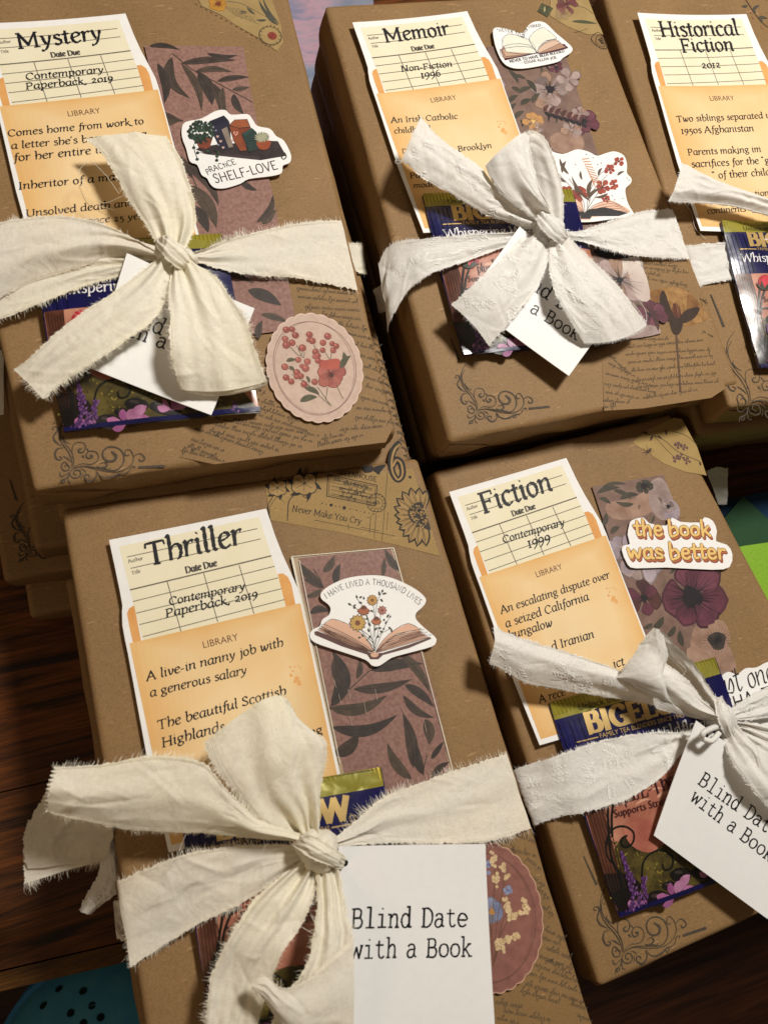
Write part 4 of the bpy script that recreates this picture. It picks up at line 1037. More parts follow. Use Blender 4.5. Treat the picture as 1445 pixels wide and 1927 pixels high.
for i in range(5): s.scribble(c((330+i*20, 60+i*14)), c((470+i*30, 80+i*26)), 2.4, ink('#8a7650', .7), 500+i, 3, .9)
s.build('printed_tape', bY)
s = Sheet(ZM + .012); c = PX(8.03, 980, 0)
s.poly(c("440,-300 900,-300 1020,0 1130,290 1200,420 1240,520 1000,520 700,400 440,240"), TAPE3, 1)
s.poly(c("245,170 310,45 485,125 400,262"), ink('#3a3a26', .6, .2, 300, '#55543a'), 3); s.leaf(c((350,190)), c((360,90)), 5, ink('#a09a70'), 4)
flower(s, c((690,60)), 22, 9, [ink('#7a4444', .65, .15, 150, '#5f3236'), ink('#8e5a52', .65, .15, 150, '#74423f')], ink('#5a2c2e'), 5, 71, .85); flower(s, c((640,200)), 15, 6, [ink('#a58a66', .7, .1, 100, '#93764f')], ink('#7a5c44'), 4, 72)
s.leaf(c((760,325)), c((1150,360)), 9, ink('#4a4c36', .65), 3, .03); s.line(c("830,90 960,120 1090,210"), 1.4, ink('#6a5a3c', .65), 3); s.line(c("800,490 900,470 1010,430"), 1.2, ink('#6a5a3c', .65), 3)
s.line(c("1130,500 1200,510 1260,600 1300,720 1220,730 1110,660 1060,580"), 1.4, K_, 3, 5, closed=True); s.line(c("1150,540 1200,550 1240,620 1260,700 1200,690 1130,640"), .9, K_, 3, 5, closed=True)
for i in range(4): s.line([c((1165+i*14, 600+i*16)), c((1225+i*6, 575+i*28))], 2, K_, 4, 2)
s.build('printed_tape', bM)
s = Sheet(ZH + .012); c = PX(3.959, 1080, 0)
s.line(c("1260,-30 1330,80 1400,170 1480,230"), 2, ink('#3c3226', .65), 2)
for a, b in (((1290,40),(1245,45)), ((1330,80),(1380,40)), ((1370,130),(1440,140)), ((1350,100),(1330,60)), ((1400,170),(1390,130))): s.leaf(c(a), c(b), 8, FG, 3, .1)
for x, y in ((1318,95), (1330,128), (1398,205)): s.disc(c((x,y)), 3.4, ink('#9a6a4c', .6), 3)
s.build('flower_print', bH)
s = Sheet(ZF + .012); c = PX(2.258, 700, 350)
s.poly(c("1105,1090 1160,1040 1280,985 1315,990 1380,1110 1420,1230 1330,1215 1240,1180"), ink('#aa8e58', .7, .06, 60, '#9c804c'), 1)
BR_ = ink('#4a3426', .65); PUR = [ink('#6d4c48', .65, .1, 150, '#5a3c3c')]
s.line(c("1140,1045 1230,1075 1300,1130 1390,1170"), 1.5, BR_, 3); s.line(c("1195,1060 1240,1110 1290,1160"), 1.2, BR_, 3); s.line(c("1270,1040 1330,1060 1380,1100"), 1.2, BR_, 3)
for i, p in enumerate(((1300,1102), (1325,1110), (1290,1160), (1335,1168), (1310,1150))): flower(s, c(p), 8, 4, PUR, BR_, 1.6, 80+i)
for a, b in (((1190,1060),(1180,1085)), ((1230,1075),(1210,1060)), ((1250,1060),(1245,1035)), ((1150,1050),(1170,1045)), ((1390,1170),(1395,1190))): s.leaf(c(a), c(b), 5, BR_, 4)
s.disc(c((1172,1128)), 5.5, BR_, 4, 12, .7); s.disc(c((1180,1120)), 3, BR_, 4)
for dx, dy in ((-22,-12), (-24,6), (-10,18), (18,-14), (16,12), (-6,-22), (24,-2)): s.line([c((1172,1128)), c((1172+dx, 1128+dy))], 1, BR_, 4, 2)
s.build('printed_tape', bF)
# ------------------------------------------------------------------ stickers
STK = ink('#f4f2f0', .5, .02, 300, spec=.3)
OUT = ink('#2a2422', .5)
def sticker(z, lift): return Sheet(z + lift)
# shelf sticker (Mystery)
c = PX(3.141, 300, 100); s = sticker(ZY, .22)
s.body(c("135,440 160,408 250,388 330,345 390,338 425,365 520,362 552,395 580,432 655,450 690,492 738,522 778,605 770,650 730,668 722,712 660,730 530,745 480,772 390,798 330,796 300,770 282,738 250,718 225,660 182,640 160,565 136,500"), .03, STK, 3)
s.poly(c("215,570 270,590 598,635 750,610 700,522 650,520 340,540 240,555"), ink('#2e2527', .45, .2, 300, '#3a2e2e'), 1); s.poly(c("230,585 590,612 600,635 280,598"), ink('#453638', .45), 2)
s.line(c("740,590 750,615 735,630 722,620 730,608"), 2.2, OUT, 3)
def bk(q, m, lv=3):
    s.poly(c(q), OUT, lv); p = np.array([[float(v) for v in a.split(',')] for a in q.split()]); m0 = p.mean(0); p = m0 + (p-m0)*.93
    s.poly([c(tuple(a)) for a in p], ink(m, .45, .15, 300), lv+1)
bk("295,405 382,370 415,408 430,575 365,580 318,480", '#282538'); bk("295,405 382,370 410,400 335,432", '#1f1d30', 5)
bk("365,450 400,432 440,560 412,565", '#8a7c70', 6); bk("410,428 470,440 522,580 480,585 440,520", '#8a4628', 6); bk("410,428 445,395 520,392 540,440 470,445", '#9a5532', 6); bk("470,445 540,440 560,500 500,570", '#7f3c22', 6)
bk("485,480 545,445 575,470 585,575 530,590", '#263a36', 8); bk("485,480 545,445 560,455 510,495", '#2e4842', 9)
def heart(x, y, r, m, lv=10):
    s.poly(c(' '.join(f"{x+dx*r},{y+dy*r}" for dx, dy in ((0,1),(-.9,.1),(-.85,-.6),(-.4,-.8),(0,-.35),(.4,-.8),(.85,-.6),(.9,.1)))), ink(m, .5), lv)
heart(452, 477, 14, '#efd6cc', 11); heart(452, 477, 11, '#c0583c', 12)
for x, y in ((345,495), (363,523), (378,560), (430,518)): heart(x, y, 9, '#c9a496')
for x, y in ((320,440), (335,460), (350,545)): heart(x, y, 6, '#9a93a8')
s.poly(c("208,500 318,498 300,555 275,568 235,560"), ink('#7e3c26', .5, .15, 200), 6)
gr = [ink('#223428', .5, .2, 200), ink('#2f4636', .5, .2, 200), ink('#1b2a20', .5, .2, 200)]
rr = random.Random(3)
for i in range(130):
    a = rr.random()*6.28; q = rr.random()**.6; x, y = 248+68*q*math.cos(a), 470+58*q*math.sin(a)
    s.leaf(c((x,y)), c((x+18*math.cos(a+.5), y+18*math.sin(a+.5))), 6.2, gr[i % 3], 9, .1)
for x, y in ((205,560), (228,590), (225,628), (285,580), (330,575), (342,610), (340,634), (350,590), (300,590)): s.disc(c((x,y)), 3.4, gr[(x+y) % 3], 11, 9, .9)
s.line(c("205,540 210,580 225,620"), 1, gr[0], 10); s.line(c("330,560 345,600 340,630"), 1, gr[0], 10)
s.poly(c("575,525 655,520 650,560 625,575 590,568"), ink('#984828', .5, .15, 200), 11, 2)
for i in range(16):
    a = i*.393; s.leaf(c((606,500)), c((606+48*math.cos(a), 500+34*math.sin(a))), 4.5, ink('#a9a68c' if i % 2 else '#8f9078', .5), 12 + i % 2, .1)
s.text('PRACtiCE', c((280,712)), c((458,655)), F_CAPS, ink('#3a2022', .5), 4, 1.05); s.text('SHELF-LOVE', c((330,770)), c((705,688)), F_CAPS, ink('#3a1a20', .5), 4, 1.15)
o = s.build('sticker', None, 'curl', .10, .5, len(s.v)); tag(o, 'white sticker of a book shelf with plants, reading SHELF-LOVE', 'sticker', 'white edged book stickers')

def open_book(s, c, L, R, spine, page, edge, cover, pages2):
    """L and R = outlines of the two page blocks"""
    s.poly(c(cover), ink(edge, .45, .15, 200), 1, 0)
# small quote sticker (Memoir)
c = PX(2.676, 560, 0); s = sticker(ZM, .22)
s.body(c("984,150 1010,140 1075,150 1130,165 1160,128 1195,108 1245,115 1300,168 1372,232 1378,262 1335,292 1310,312 1230,330 1130,346 1070,340 1030,312 1000,250 985,190"), .03, STK, 3)
s.poly(c("1022,262 1042,306 1130,285 1205,268 1225,272 1290,262 1362,244 1340,222 1220,232 1200,266 1180,262 1050,258"), ink('#5e2422', .45, .15, 200), 1)
for i, (q, m) in enumerate((("1018,250 1040,296 1200,268 1170,238 1100,235", '#b08a72'), ("1030,238 1045,285 1200,266 1160,225 1080,222", '#c9a68c'), ("1030,195 1048,262 1200,268 1165,200 1100,178 1060,172", '#e8e8d8'), ("1340,235 1350,240 1225,268 1208,266 1220,236 1270,208 1310,210", '#b08a72'), ("1320,218 1225,262 1206,265 1215,235 1262,205 1300,200", '#d9b8a0'), ("1205,265 1165,205 1175,175 1205,150 1240,140 1290,180 1300,196 1250,205 1222,230", '#e8e8d8'))):
    s.poly(c(q), ink(m, .45, .06, 120), 2+i); qq = c(q); s.line(qq + qq[:1], .8, ink('#55556a', .5), 8, 2)
s.arc_text('"NEVER TO', c("1008,165 1050,160 1120,182"), F_CAPS, OUT, 4, 1.0); s.arc_text('SUFFER WOULD', c("1135,195 1165,145 1225,132"), F_CAPS, OUT, 9, 1.0)
s.text('NEVER TO HAVE BEEN BLESSED."', c((1068,318)), c((1352,262)), F_BOLD, OUT, 9, .95); s.text('- EDGAR ALLAN POE', c((1128,324)), c((1305,296)), F_CAPS, ink('#6a6560', .5), 9, .95)
o = s.build('sticker', None, 'curl', .10, .5, len(s.v)); tag(o, 'small white sticker of an open book with maroon cover and tiny quote', 'sticker', 'white edged book stickers')

# red flower book sticker (Memoir)
c = PX(3.959, 1080, 0); s = sticker(ZM, .26)
s.body(c("-240,1150 -215,1120 -90,1150 20,1112 110,1130 170,1160 240,1140 300,1130 365,1160 390,1225 390,1290 422,1330 420,1365 385,1400 380,1440 400,1520 440,1590 445,1610 330,1625 200,1645 110,1655 0,1650 -90,1600 -160,1560 -230,1400"), .03, STK, 3)
s.poly(c("-140,1480 -20,1470 60,1500 75,1590 160,1520 260,1490 330,1520 420,1575 330,1600 130,1620 120,1640 45,1640 30,1620 -60,1590"), ink('#e9b49a', .45, .1, 100, '#f0c6b0'), 1, 2)
s.poly(c("75,1590 110,1560 230,1545 400,1590 330,1612 130,1612 118,1632 48,1632 40,1605 -100,1560 20,1570"), ink('#2a2628', .45, .2, 200), 2)
for i in range(5): s.line(c(f"75,1590 {150+i*14},{1528+i*12} {250+i*20},{1500+i*18} {340+i*18},{1528+i*14}"), .9, OUT, 4); s.line(c(f"75,1590 {30-i*12},{1540+i*8} {-60-i*12},{1510+i*12}"), .9, OUT, 4)
BRN = ink('#5c4a3c', .5, .15, 200); RED = [ink('#a8402f', .5, .12, 90, '#8a2f24'), ink('#b5503a', .5, .12, 90, '#963a2a')]
for a, b, w_ in (((120,1500),(-20,1310),9), ((110,1480),(140,1330),10), ((60,1480),(0,1380),8), ((100,1490),(200,1400),8), ((-40,1300),(-110,1180),9), ((-60,1360),(-170,1260),9), ((-90,1290),(-60,1200),8), ((180,1310),(210,1250),6), ((60,1340),(50,1270),6), ((320,1310),(370,1280),6), ((250,1440),(150,1470),7), ((-160,1330),(-190,1250),8)): s.leaf(c(a), c(b), w_, BRN, 3, .1)
for q in ("90,1590 110,1450 180,1310 330,1200", "100,1560 140,1420 250,1300", "80,1590 60,1480 -40,1330", "85,1580 200,1400 240,1350", "75,1590 20,1450 -120,1290"): s.line(c(q), 1.1, BRN, 3)
for i in range(20): s.line([c((60+i*4.5, 1185+i*9)), c((85+i*5+((-1)**i)*26, 1180+i*11))], 2, ink('#d08a5c', .6, .1, 100), 4, 2)
for x, y, r_ in ((40,1440,16), (210,1395,14), (295,1375,10), (330,1205,10), (262,1265,10), (235,1480,8), (-60,1430,13)):
    flower(s, c((x,y)), r_, 6, RED, ink('#5e1f18', .5), 2.4, int(x), 1.0)
for x, y in ((90,1150), (140,1175), (175,1225), (365,1280), (390,1330), (280,1460), (300,1490), (360,1480), (10,1225), (200,1215), (405,1345)): s.disc(c((x,y)), 1.4, OUT, 5, 7)
o = s.build('sticker', None, 'curl', .10, .5, len(s.v)); tag(o, 'white sticker of an open book with red flowers growing out of it', 'sticker', 'white edged book stickers')

# thousand lives sticker (Thriller)
c = PX(3.36, 530, 1020); s = sticker(ZT, .28)
s.body(c("250,322 300,278 400,232 520,212 640,215 740,245 850,302 905,352 908,385 880,420 848,452 850,490 900,542 965,598 975,628 945,662 800,702 700,730 650,762 610,785 570,780 530,745 400,700 250,652 192,622 178,585 200,552 240,532 258,490 298,462 310,420 290,390 252,360"), .03, STK, 3)
s.arc_text('I HAVE LIVED A THOUSAND LIVES', c("282,362 400,298 540,272 650,282 760,322 868,400"), F_CAPS, OUT, 3, 1.25)
s.poly(c("205,568 225,562 400,632 560,700 590,705 640,700 800,650 935,602 945,612 800,672 640,715 610,742 560,742 540,712 380,660 210,588"), ink('#5b3a32', .45, .15, 200), 1)
def pg(q, m, lv): s.poly(c(q), ink(m, .45, .08, 120), lv); qq = c(q); s.line(qq + qq[:1], .8, OUT, lv, 2)
for i, q in enumerate(("230,555 255,550 430,610 560,680 575,700 400,640", "240,545 268,535 440,590 560,665 580,698 400,632", "255,535 270,520 440,575 565,660 582,695 420,618", "268,518 320,486 420,520 520,590 582,690 540,660 420,590")): pg(q, ['#b98f78','#a87c66','#c9a089','#dcae93'][i], 2+i)
for i, q in enumerate(("590,700 640,690 930,602 900,590 700,640", "592,698 650,660 905,585 880,570 700,610", "594,694 650,640 880,565 872,552 720,590", "596,690 640,620 720,550 800,514 862,545 872,553 730,580 650,640")): pg(q, ['#b98f78','#a87c66','#c9a089','#dcae93'][i], 2+i)
for i in range(6):
    s.line(c(f"{262+i*2},{552+i*3} {420},{602+i*9} {575},{696}"), .7, ink('#6a4a3c', .5), 7); s.line(c(f"596,696 {680},{668-i*12} {885-i*3},{590-i*5}"), .7, ink('#6a4a3c', .5), 7)
s.poly(c("560,712 575,698 600,698 612,712 598,728 572,728"), ink('#dcae93', .45), 8, 2)
STM = ink('#41433a', .5, .15, 200)
for q in ("585,690 580,600 590,480 605,380 635,310", "585,680 560,560 540,480 520,430", "588,670 560,600 480,540", "590,660 610,560 630,440", "588,690 640,560 690,460", "590,680 600,600 690,545", "580,640 520,580 485,520", "590,600 585,450 575,380", "560,520 520,420 470,350", "540,470 450,405 420,390", "575,660 540,620 490,600"): s.line(c(q), .9, STM, 3)
for a, b in (((620,340),(615,310)), ((635,330),(665,325)), ((635,320),(640,300)), ((622,360),(640,380)), ((480,355),(470,335)), ((490,355),(510,345)), ((510,385),(485,380)), ((520,365),(520,345)), ((440,400),(420,385)), ((455,410),(470,395)), ((470,415),(450,415)), ((560,430),(580,445)), ((545,480),(530,490)), ((565,530),(545,510)), ((585,560),(610,540)), ((555,570),(545,545)), ((650,500),(645,485)), ((665,480),(680,455)), ((680,470),(690,478)), ((655,520),(665,500)), ((690,550),(675,535)), ((690,545),(695,575)), ((640,570),(620,560)), ((600,600),(620,600)), ((520,600),(505,580)), ((500,600),(480,608)), ((535,615),(545,625)), ((630,540),(610,548)), ((640,555),(650,545)), ((560,590),(552,610))):
    s.leaf(c(a), c(b), 4, STM, 5, .05)
for x, y, r_, n_, m in ((572,368,11,12,'#c0924a'), (635,432,9.5,9,'#b5746a'), (480,512,17,12,'#c19a52')):
    for i in range(n_):
        a = 2*math.pi*i/n_; tp = (x+r_*3.3*math.cos(a), y+r_*3.3*math.sin(a)); s.leaf(c((x,y)), c(tp), r_*.5, OUT, 6, 0, .6); s.leaf(c((x,y)), c((x+r_*3.1*math.cos(a), y+r_*3.1*math.sin(a))), r_*.36, ink(m, .5), 7, 0, .6)
    s.disc(c((x,y)), r_*.3, ink('#7a4a30', .5), 9)
for x, y, r_, m in ((518,415,46,'#a85e3a'), (598,485,36,'#b26a44')):
    for i in range(7):
        a = math.radians(25+i*22); s.leaf(c((x,y)), c((x+r_*math.cos(a), y+r_*math.sin(a)+8)), 6, OUT, 6, 0, .6); s.leaf(c((x,y)), c((x+r_*.94*math.cos(a), y+r_*.94*math.sin(a)+7)), 4.6, ink(m, .5), 7, 0, .6)
    s.poly(c(f"{x-22},{y+2} {x},{y-16} {x+22},{y+2} {x},{y+12}"), ink('#6a3c2a', .5), 9, 2)
o = s.build('sticker', None, 'curl', .10, .5, len(s.v)); tag(o, 'white sticker of an open book with daisies, reading I HAVE LIVED A THOUSAND LIVES', 'sticker', 'white edged book stickers')

# retro lettering sticker (Fiction)
c = PX(2.312, 820, 840); s = sticker(ZF, .22)
s.body(c("838,345 850,322 900,310 925,335 1000,345 1025,310 1062,328 1145,330 1168,308 1205,325 1222,370 1218,412 1265,428 1288,468 1275,525 1200,537 1000,527 870,531 832,515 806,450 820,430 842,425 832,385"), .03, STK, 2)
for dx, dy, m, lv in ((7,12,'#8a4a34',1), (4,7,'#b86a44',2), (0,0,'#4a2c20',3)):
    s.text('the book', c((860+dx,392+dy)), c((1200+dx,392+dy)), F_BUB, ink(m, .4), lv, .92); s.text('was better', c((832+dx,492+dy)), c((1262+dx,492+dy)), F_BUB, ink(m, .4), lv, .9)
FB2 = Style(BUBBLE, 12, 9.5, 10, 0, False, cap=True)
s.text('the book', c((860,392)), c((1200,392)), FB2, ink('#ecc478', .4, .05, 100), 5, .92); s.text('was better', c((832,492)), c((1262,492)), FB2, ink('#ecc478', .4, .05, 100), 5, .9)
o = s.build('sticker', None, 'curl', .10, .5, len(s.v)); tag(o, 'white sticker in retro yellow lettering, reading the book was better', 'sticker', 'white edged book stickers')
# script sticker (Fiction)
c = PX(2.651, 900, 1170); s = sticker(ZF, .22)
s.body(c("1130,305 1160,288 1190,305 1212,268 1245,250 1288,262 1330,232 1385,228 1440,200 1520,190 1560,300 1560,560 1300,560 1200,440 1150,360"), .03, STK, 3)
s.text('just one more', c((1168,385)), c((1660,250)), F_SCR, OUT, 3, 1.1); s.text('CHAPTER', c((1225,452)), c((1560,360)), F_BOLD, OUT, 3, .9)
for i in range(7): s.line(c(f"{1420+i*3},{520+i*4} 1470,{515+i*5} 1540,{500+i*9}"), 1.1, OUT, 4)
o = s.build('sticker', None, 'curl', .10, .5, len(s.v)); tag(o, 'white scalloped sticker in black script, beginning just one, at the right edge', 'sticker', 'white edged book stickers')

# scalloped ovals
def oval(z, cx, cy, a, b, ang, n, base, rim, hide=None):
    s = Sheet(z); t = math.radians(ang); C_, S_ = math.cos(t), math.sin(t)
    E = lambda r, w_, f=1.0: (cx + r*a*f*math.cos(w_)*C_ - r*b*f*math.sin(w_)*S_, cy + r*a*f*math.cos(w_)*S_ + r*b*f*math.sin(w_)*C_)
    pts = []
    for i in range(n):
        for k_ in range(6):
            w_ = 2*math.pi*(i + k_/6)/n; pts.append(E(1 + .028*abs(math.sin(math.pi*k_/6)) - .01, w_))
    s.body(pts, .02, rim); s.poly([E(1.0 + .024*(abs(math.sin(math.pi*(i % 6)/6))) - .025, 2*math.pi*i/(6*n)) for i in range(6*n)], base, 1)
    L1 = [E(.86 + .012*math.sin(3*w_), w_) for w_ in np.linspace(0, 2*math.pi, 40)[:-1]]; s.line(L1, 1, ink('#5e3f38', .6), 2, 3, closed=True)
    L2 = [E(.835 + .012*math.sin(2*w_+1), w_) for w_ in np.linspace(0, 2*math.pi, 40)[:-1]]; s.line(L2, .7, ink('#6a4a40', .6), 2, 3, closed=True)
    rr = random.Random(n)
    for i in range(50):
        q, w_ = rr.random()**.5*.95, rr.random()*6.28; s.disc(E(q, w_), .5+.5*rr.random(), ink('#8a6458', .6), 2, 6)
    return s
c = PX(2.89, 300, 500); s = oval(ZY + .15, 592, 692.5, 104, 88, 68.5, 26, ink('#cdb3a4', .65, .06, 300, '#c2a696'), ink('#e3c6b6', .65, .05, 200))
BER = [ink('#9e5347', .6, .12, 300, '#84403a'), ink('#ab6256', .6, .12, 300, '#8f4a42')]; GRN = ink('#5d5a40', .6, .15, 200, '#4a4834')
for q in ("700,430 760,490 780,470", "745,430 780,500 790,470", "840,430 870,500 880,520", "900,470 930,510 935,440", "690,550 740,580", "780,620 850,690 930,760", "860,660 910,730 935,765", "960,640 985,700 1000,725", "720,590 800,640 860,690", "915,660 905,730"): s.line(c(q), 1.3, GRN, 3)
for x, y, r_ in ((690,350,20),(722,348,18),(740,380,20),(685,400,19),(690,433,22),(722,420,20),(778,448,22),(816,376,20),(832,410,20),(812,405,14),(915,385,21),(890,420,19),(940,425,16),(962,438,18),(945,462,18),(888,460,17),(850,470,20),(862,490,18),(845,495,15),(862,518,17),(755,512,18),(805,522,20),(795,558,22),(775,545,14),(683,550,20),(690,608,19),(718,630,18),(748,580,20),(770,600,18),(745,605,14),(788,645,20),(845,632,19)):
    s.disc(c((x,y)), r_/2.89, ink('#7a3029', .6), 4, 12); s.disc(c((x,y)), r_/2.89*.88, BER[x % 2], 5, 12); s.disc(c((x-5,y-6)), r_/2.89*.3, ink('#c87a6a', .6), 6, 8)
flower(s, c((930,590)), 27, 9, [ink('#a85c4f', .6, .12, 200, '#934a40'), ink('#b46a5c', .6, .12, 200, '#9e5448')], ink('#6a2a24', .6), 5, 91, .95); s.disc(c((937,598)), 3.5, ink('#3a2a1e', .6), 6); s.poly(c("870,510 900,515 960,505 985,520 970,560 880,560"), ink('#b85a4a', .6, .12, 120, '#a44b3e'), 3, 2)
for a, b, w_ in (((765,740),(860,715),13), ((790,665),(870,700),11), ((985,560),(1040,490),12), ((1000,470),(1000,555),10), ((690,520),(745,512),8), ((800,600),(815,640),6), ((705,548),(735,570),6)): s.leaf(c(a), c(b), w_, GRN, 6, .1)
o = s.build('sticker', None, 'curl', .10, .5, len(s.v)); tag(o, 'pink scalloped oval sticker with red berries and a flower', 'sticker', 'scalloped oval stickers')
c = PX(2.535, 560, 1380); s = oval(ZT + .15, 917, 1727, 143, 103, 84, 30, ink('#956459', .65, .1, 260, '#85574d'), ink('#c9a088', .65, .05, 200))
BL = [ink('#8a90ac', .6, .1, 120, '#767ea0'), ink('#9aa0b8', .6, .1, 120, '#858bad')]; CRM = ink('#e0c49a', .6, .1, 200, '#cfae80'); STB = ink('#6a4a36', .6)
for q in ("930,1100 925,930 935,780 940,640", "935,1090 950,900 985,700", "938,1080 975,900 1010,840", "935,1100 985,920 1080,850", "930,1110 970,1000 1020,960", "928,1000 915,900 890,800"): s.line(c(q), 1.2, STB, 3)
for cx_, cy_, dx, dy, n_ in ((932,600,0,28,12), (985,660,14,30,16), (948,700,5,24,10), (1000,830,16,38,22), (1050,860,40,-20,18), (1082,815,10,26,14), (1000,980,50,-20,22), (965,1020,20,20,12)):
    rr = random.Random(cx_)
    for i in range(n_):
        q = rr.random()*2-1; s.disc(c((cx_+dx*q+rr.uniform(-12,12), cy_+dy*q+rr.uniform(-12,12))), 3.0+rr.random()*1.4, CRM, 4 + i % 3, 8)
        s.disc(c((cx_+dx*q+rr.uniform(-12,12), cy_+dy*q+rr.uniform(-12,12))), .8, ink('#8a6a3c', .6), 8, 6)
flower(s, c((925,850)), 22, 7, BL, ink('#c08a4a', .6), 5, 95, 1.15); flower(s, c((1000,748)), 9, 6, BL, ink('#6a70a0', .6), 2, 96); flower(s, c((912,625)), 8, 5, BL, ink('#6a70a0', .6), 2, 97); s.disc(c((910,665)), 4, BL[1], 4)
o = s.build('sticker', None, 'curl', .10, .5, len(s.v)); tag(o, 'dusky rose scalloped oval sticker with blue flowers, half under the white tag', 'sticker', 'scalloped oval stickers')

# ------------------------------------------------------------------ tea bags
NAVY = ink('#141250', .24, .2, 60, '#0f0e3c', .6, 0, .06, .3); GOLDP = ink('#a39a3e', .25, .1, 60, '#8f8838', .6, .2, .25, .4)
FOIL = ink('#d9b878', .3, .08, 200, None, .6, .55)
def gl(h, h2=None, sc=60): return ink(h, .3, .15, sc, h2, .5, 0, .05, .25)
C7, C8 = PX(2.651, 900, 1170), PX(2.861, 940, 1400)
SB = Sheet(ZF + .42); FBAG = Frame(SB, (1033,1324), (1164,1725))
def teabag(z, p0, p1, label, gold_only=False):
    s = Sheet(z + .42); s.LV = .006; dst = Frame(s, p0, p1); remap(s, FBAG, dst)
    s.body([(1033,1324), (1345,1238), (1410,1420), (1480,1612), (1164,1725), (1097,1529)], .16, NAVY)
    s.poly([(1034,1325), (1344,1239.5), (1354,1268), (1043,1355)], GOLDP, 1)
    s.text('Unlock the freshness', C7((500,443)), (1222,1302), 'sans', ink('#2a2812', .4), 3, 1.0)
    s.text('BIGELOW', C7((541,557)), (1308,1326), F_BRAND, FOIL, 3, .84)
    s.line([(1312+5*math.cos(a), 1326+5*math.sin(a)) for a in np.linspace(0, 6.28, 9)[:-1]], 1, FOIL, 3, 3, closed=True)
    s.text('FAMILY TEA BLENDERS SINCE 1945', C7((597,580)), C7((1008,476)), 'sans', FOIL, 3, 1.05)
    s.line([C7((480,602)), C7((586,575))], 2.4, FOIL, 3, 2); s.line([C7((1012,463)), (1318,1334)], 2.4, FOIL, 3, 2)
    s.text('Whispering Wildflowers', (1090,1433), (1352,1362), F_BOOK, ink('#e8e6e8', .4), 3, .9)
    s.poly([(1081,1470), (1398,1383), (1480,1611), (1470,1616), (1166,1718), (1160,1712), (1130,1625)], gl('#c98d74', '#9a5a48', 60), 1)
    # painted garden picture
    s.poly(C8("590,590 700,470 800,560 900,520 1050,500 1180,520 1330,420 1500,560 1545,610 1480,640 680,880"), gl('#65582a', '#2a2314', 110), 2, 2)
    s.poly(C8("650,440 760,400 820,440 840,540 780,580 690,540"), gl('#bf7864', '#9a5548', 70), 3, 3)
    rg = random.Random(5); GD = [gl('#3c3a1c'), gl('#6f6a2c'), gl('#8f8436'), gl('#2a2a18'), gl('#5a4a20'), gl('#a08a3e')]
    for i in range(260):                              # foliage of the garden
        x, y = 600 + rg.random()*860, 520 + rg.random()*360
        if y > 960 - .36*(x-600) - 10 or y < 520 - .12*(x-600) + 40*math.sin(x*.02): continue
        a = rg.uniform(-2.6, -.5); L_ = rg.uniform(10, 30); s.leaf(C8((x,y)), C8((x+L_*math.cos(a), y+L_*math.sin(a))), rg.uniform(1.2, 3.4), GD[i % 6], 2.5 + (i % 5)*.08, .15)
    for i in range(40):                               # soft clouds in the evening sky
        x, y = 590 + rg.random()*700, 200 - .3*(rg.random()*700) + rg.random()*330
        if y > 470 - .3*(x-600) or y < 230 - .3*(x-600): continue
        s.leaf(C8((x,y)), C8((x+rg.uniform(40,110), y-rg.uniform(5,40))), rg.uniform(4, 9), gl('#d8a288' if i % 2 else '#b8705e'), 1.5, .1)
    s.poly(C8("405,195 500,175 545,350 640,700 700,890 645,925 560,700 470,400"), gl('#6b4030', '#4d2c20', 200), 3)
    s.poly(C8("555,700 650,690 720,720 760,760 700,895 645,925"), gl('#1f1713', '#0f0b0a', 100), 4)
    for i in range(6): s.line(C8(f"{425+i*16},{205+i*2} {500+i*17},{450+i*3} {600+i*14},{800-i*6}"), 1.4, gl('#3a2218'), 4)
    IR = gl('#161614')
    s.line(C8("565,290 570,420 590,600 645,720 660,800"), 4.2, IR, 6, 5); s.line(C8("560,560 572,490 605,447 655,440 698,470 700,520 672,550 642,540 640,505 668,488"), 3.6, IR, 6); s.line(C8("560,540 570,600 600,640 650,700"), 2.6, IR, 6)
    s.line(C8("752,720 758,630 800,580 860,568 910,605 905,660 870,672 855,640"), 3.4, IR, 6); s.line(C8("1000,640 1060,560 1130,560 1150,610 1110,640"), 3, IR, 6)
    # rose
    rx, ry = 1149, 1484; R1, R2 = gl('#b3202e', '#8a1420', 80), gl('#cf3344', '#a31c2a', 80)
    s.poly([(rx-16,ry+6), (rx-15,ry-16), (rx-2,ry-26), (rx+14,ry-18), (rx+17,ry+4), (rx+6,ry+18), (rx-8,ry+18)], R1, 7, 3); s.poly([(rx-6,ry-20), (rx+8,ry-22), (rx+10,ry), (rx-2,ry+12), (rx-10,ry)], R2, 8, 3); s.leaf((rx+12,ry-16), (rx+6,ry+17), 9, R1, 9, .1)
    for dx, dy in ((-22,2), (20,4), (-10,-6), (14,-4)): s.leaf((rx,ry+20), (rx+dx,ry+dy), 6, gl('#2c3322'), 10, .1)
    s.line([(rx,ry+18), (rx-4,ry+50), (rx-2,ry+90)], 4, IR, 6)
    # text on the picture
    TX = gl('#3a1a22')
    s.text('plus', C8((650,316)), C8((730,292)), F_BOOK, TX, 8, 1.3); s.text('L-Theanine', C8((742,290)), C8((1090,180)), F_BOOK, TX, 8, 1.25); s.text('Supports Stress Relief', C8((602,393)), C8((1010,283)), 'sans', TX, 8, 1.1)
    # lavender
    rr = random.Random(7); PU = [gl('#6a3f78'), gl('#845690'), gl('#4c2c5c')]
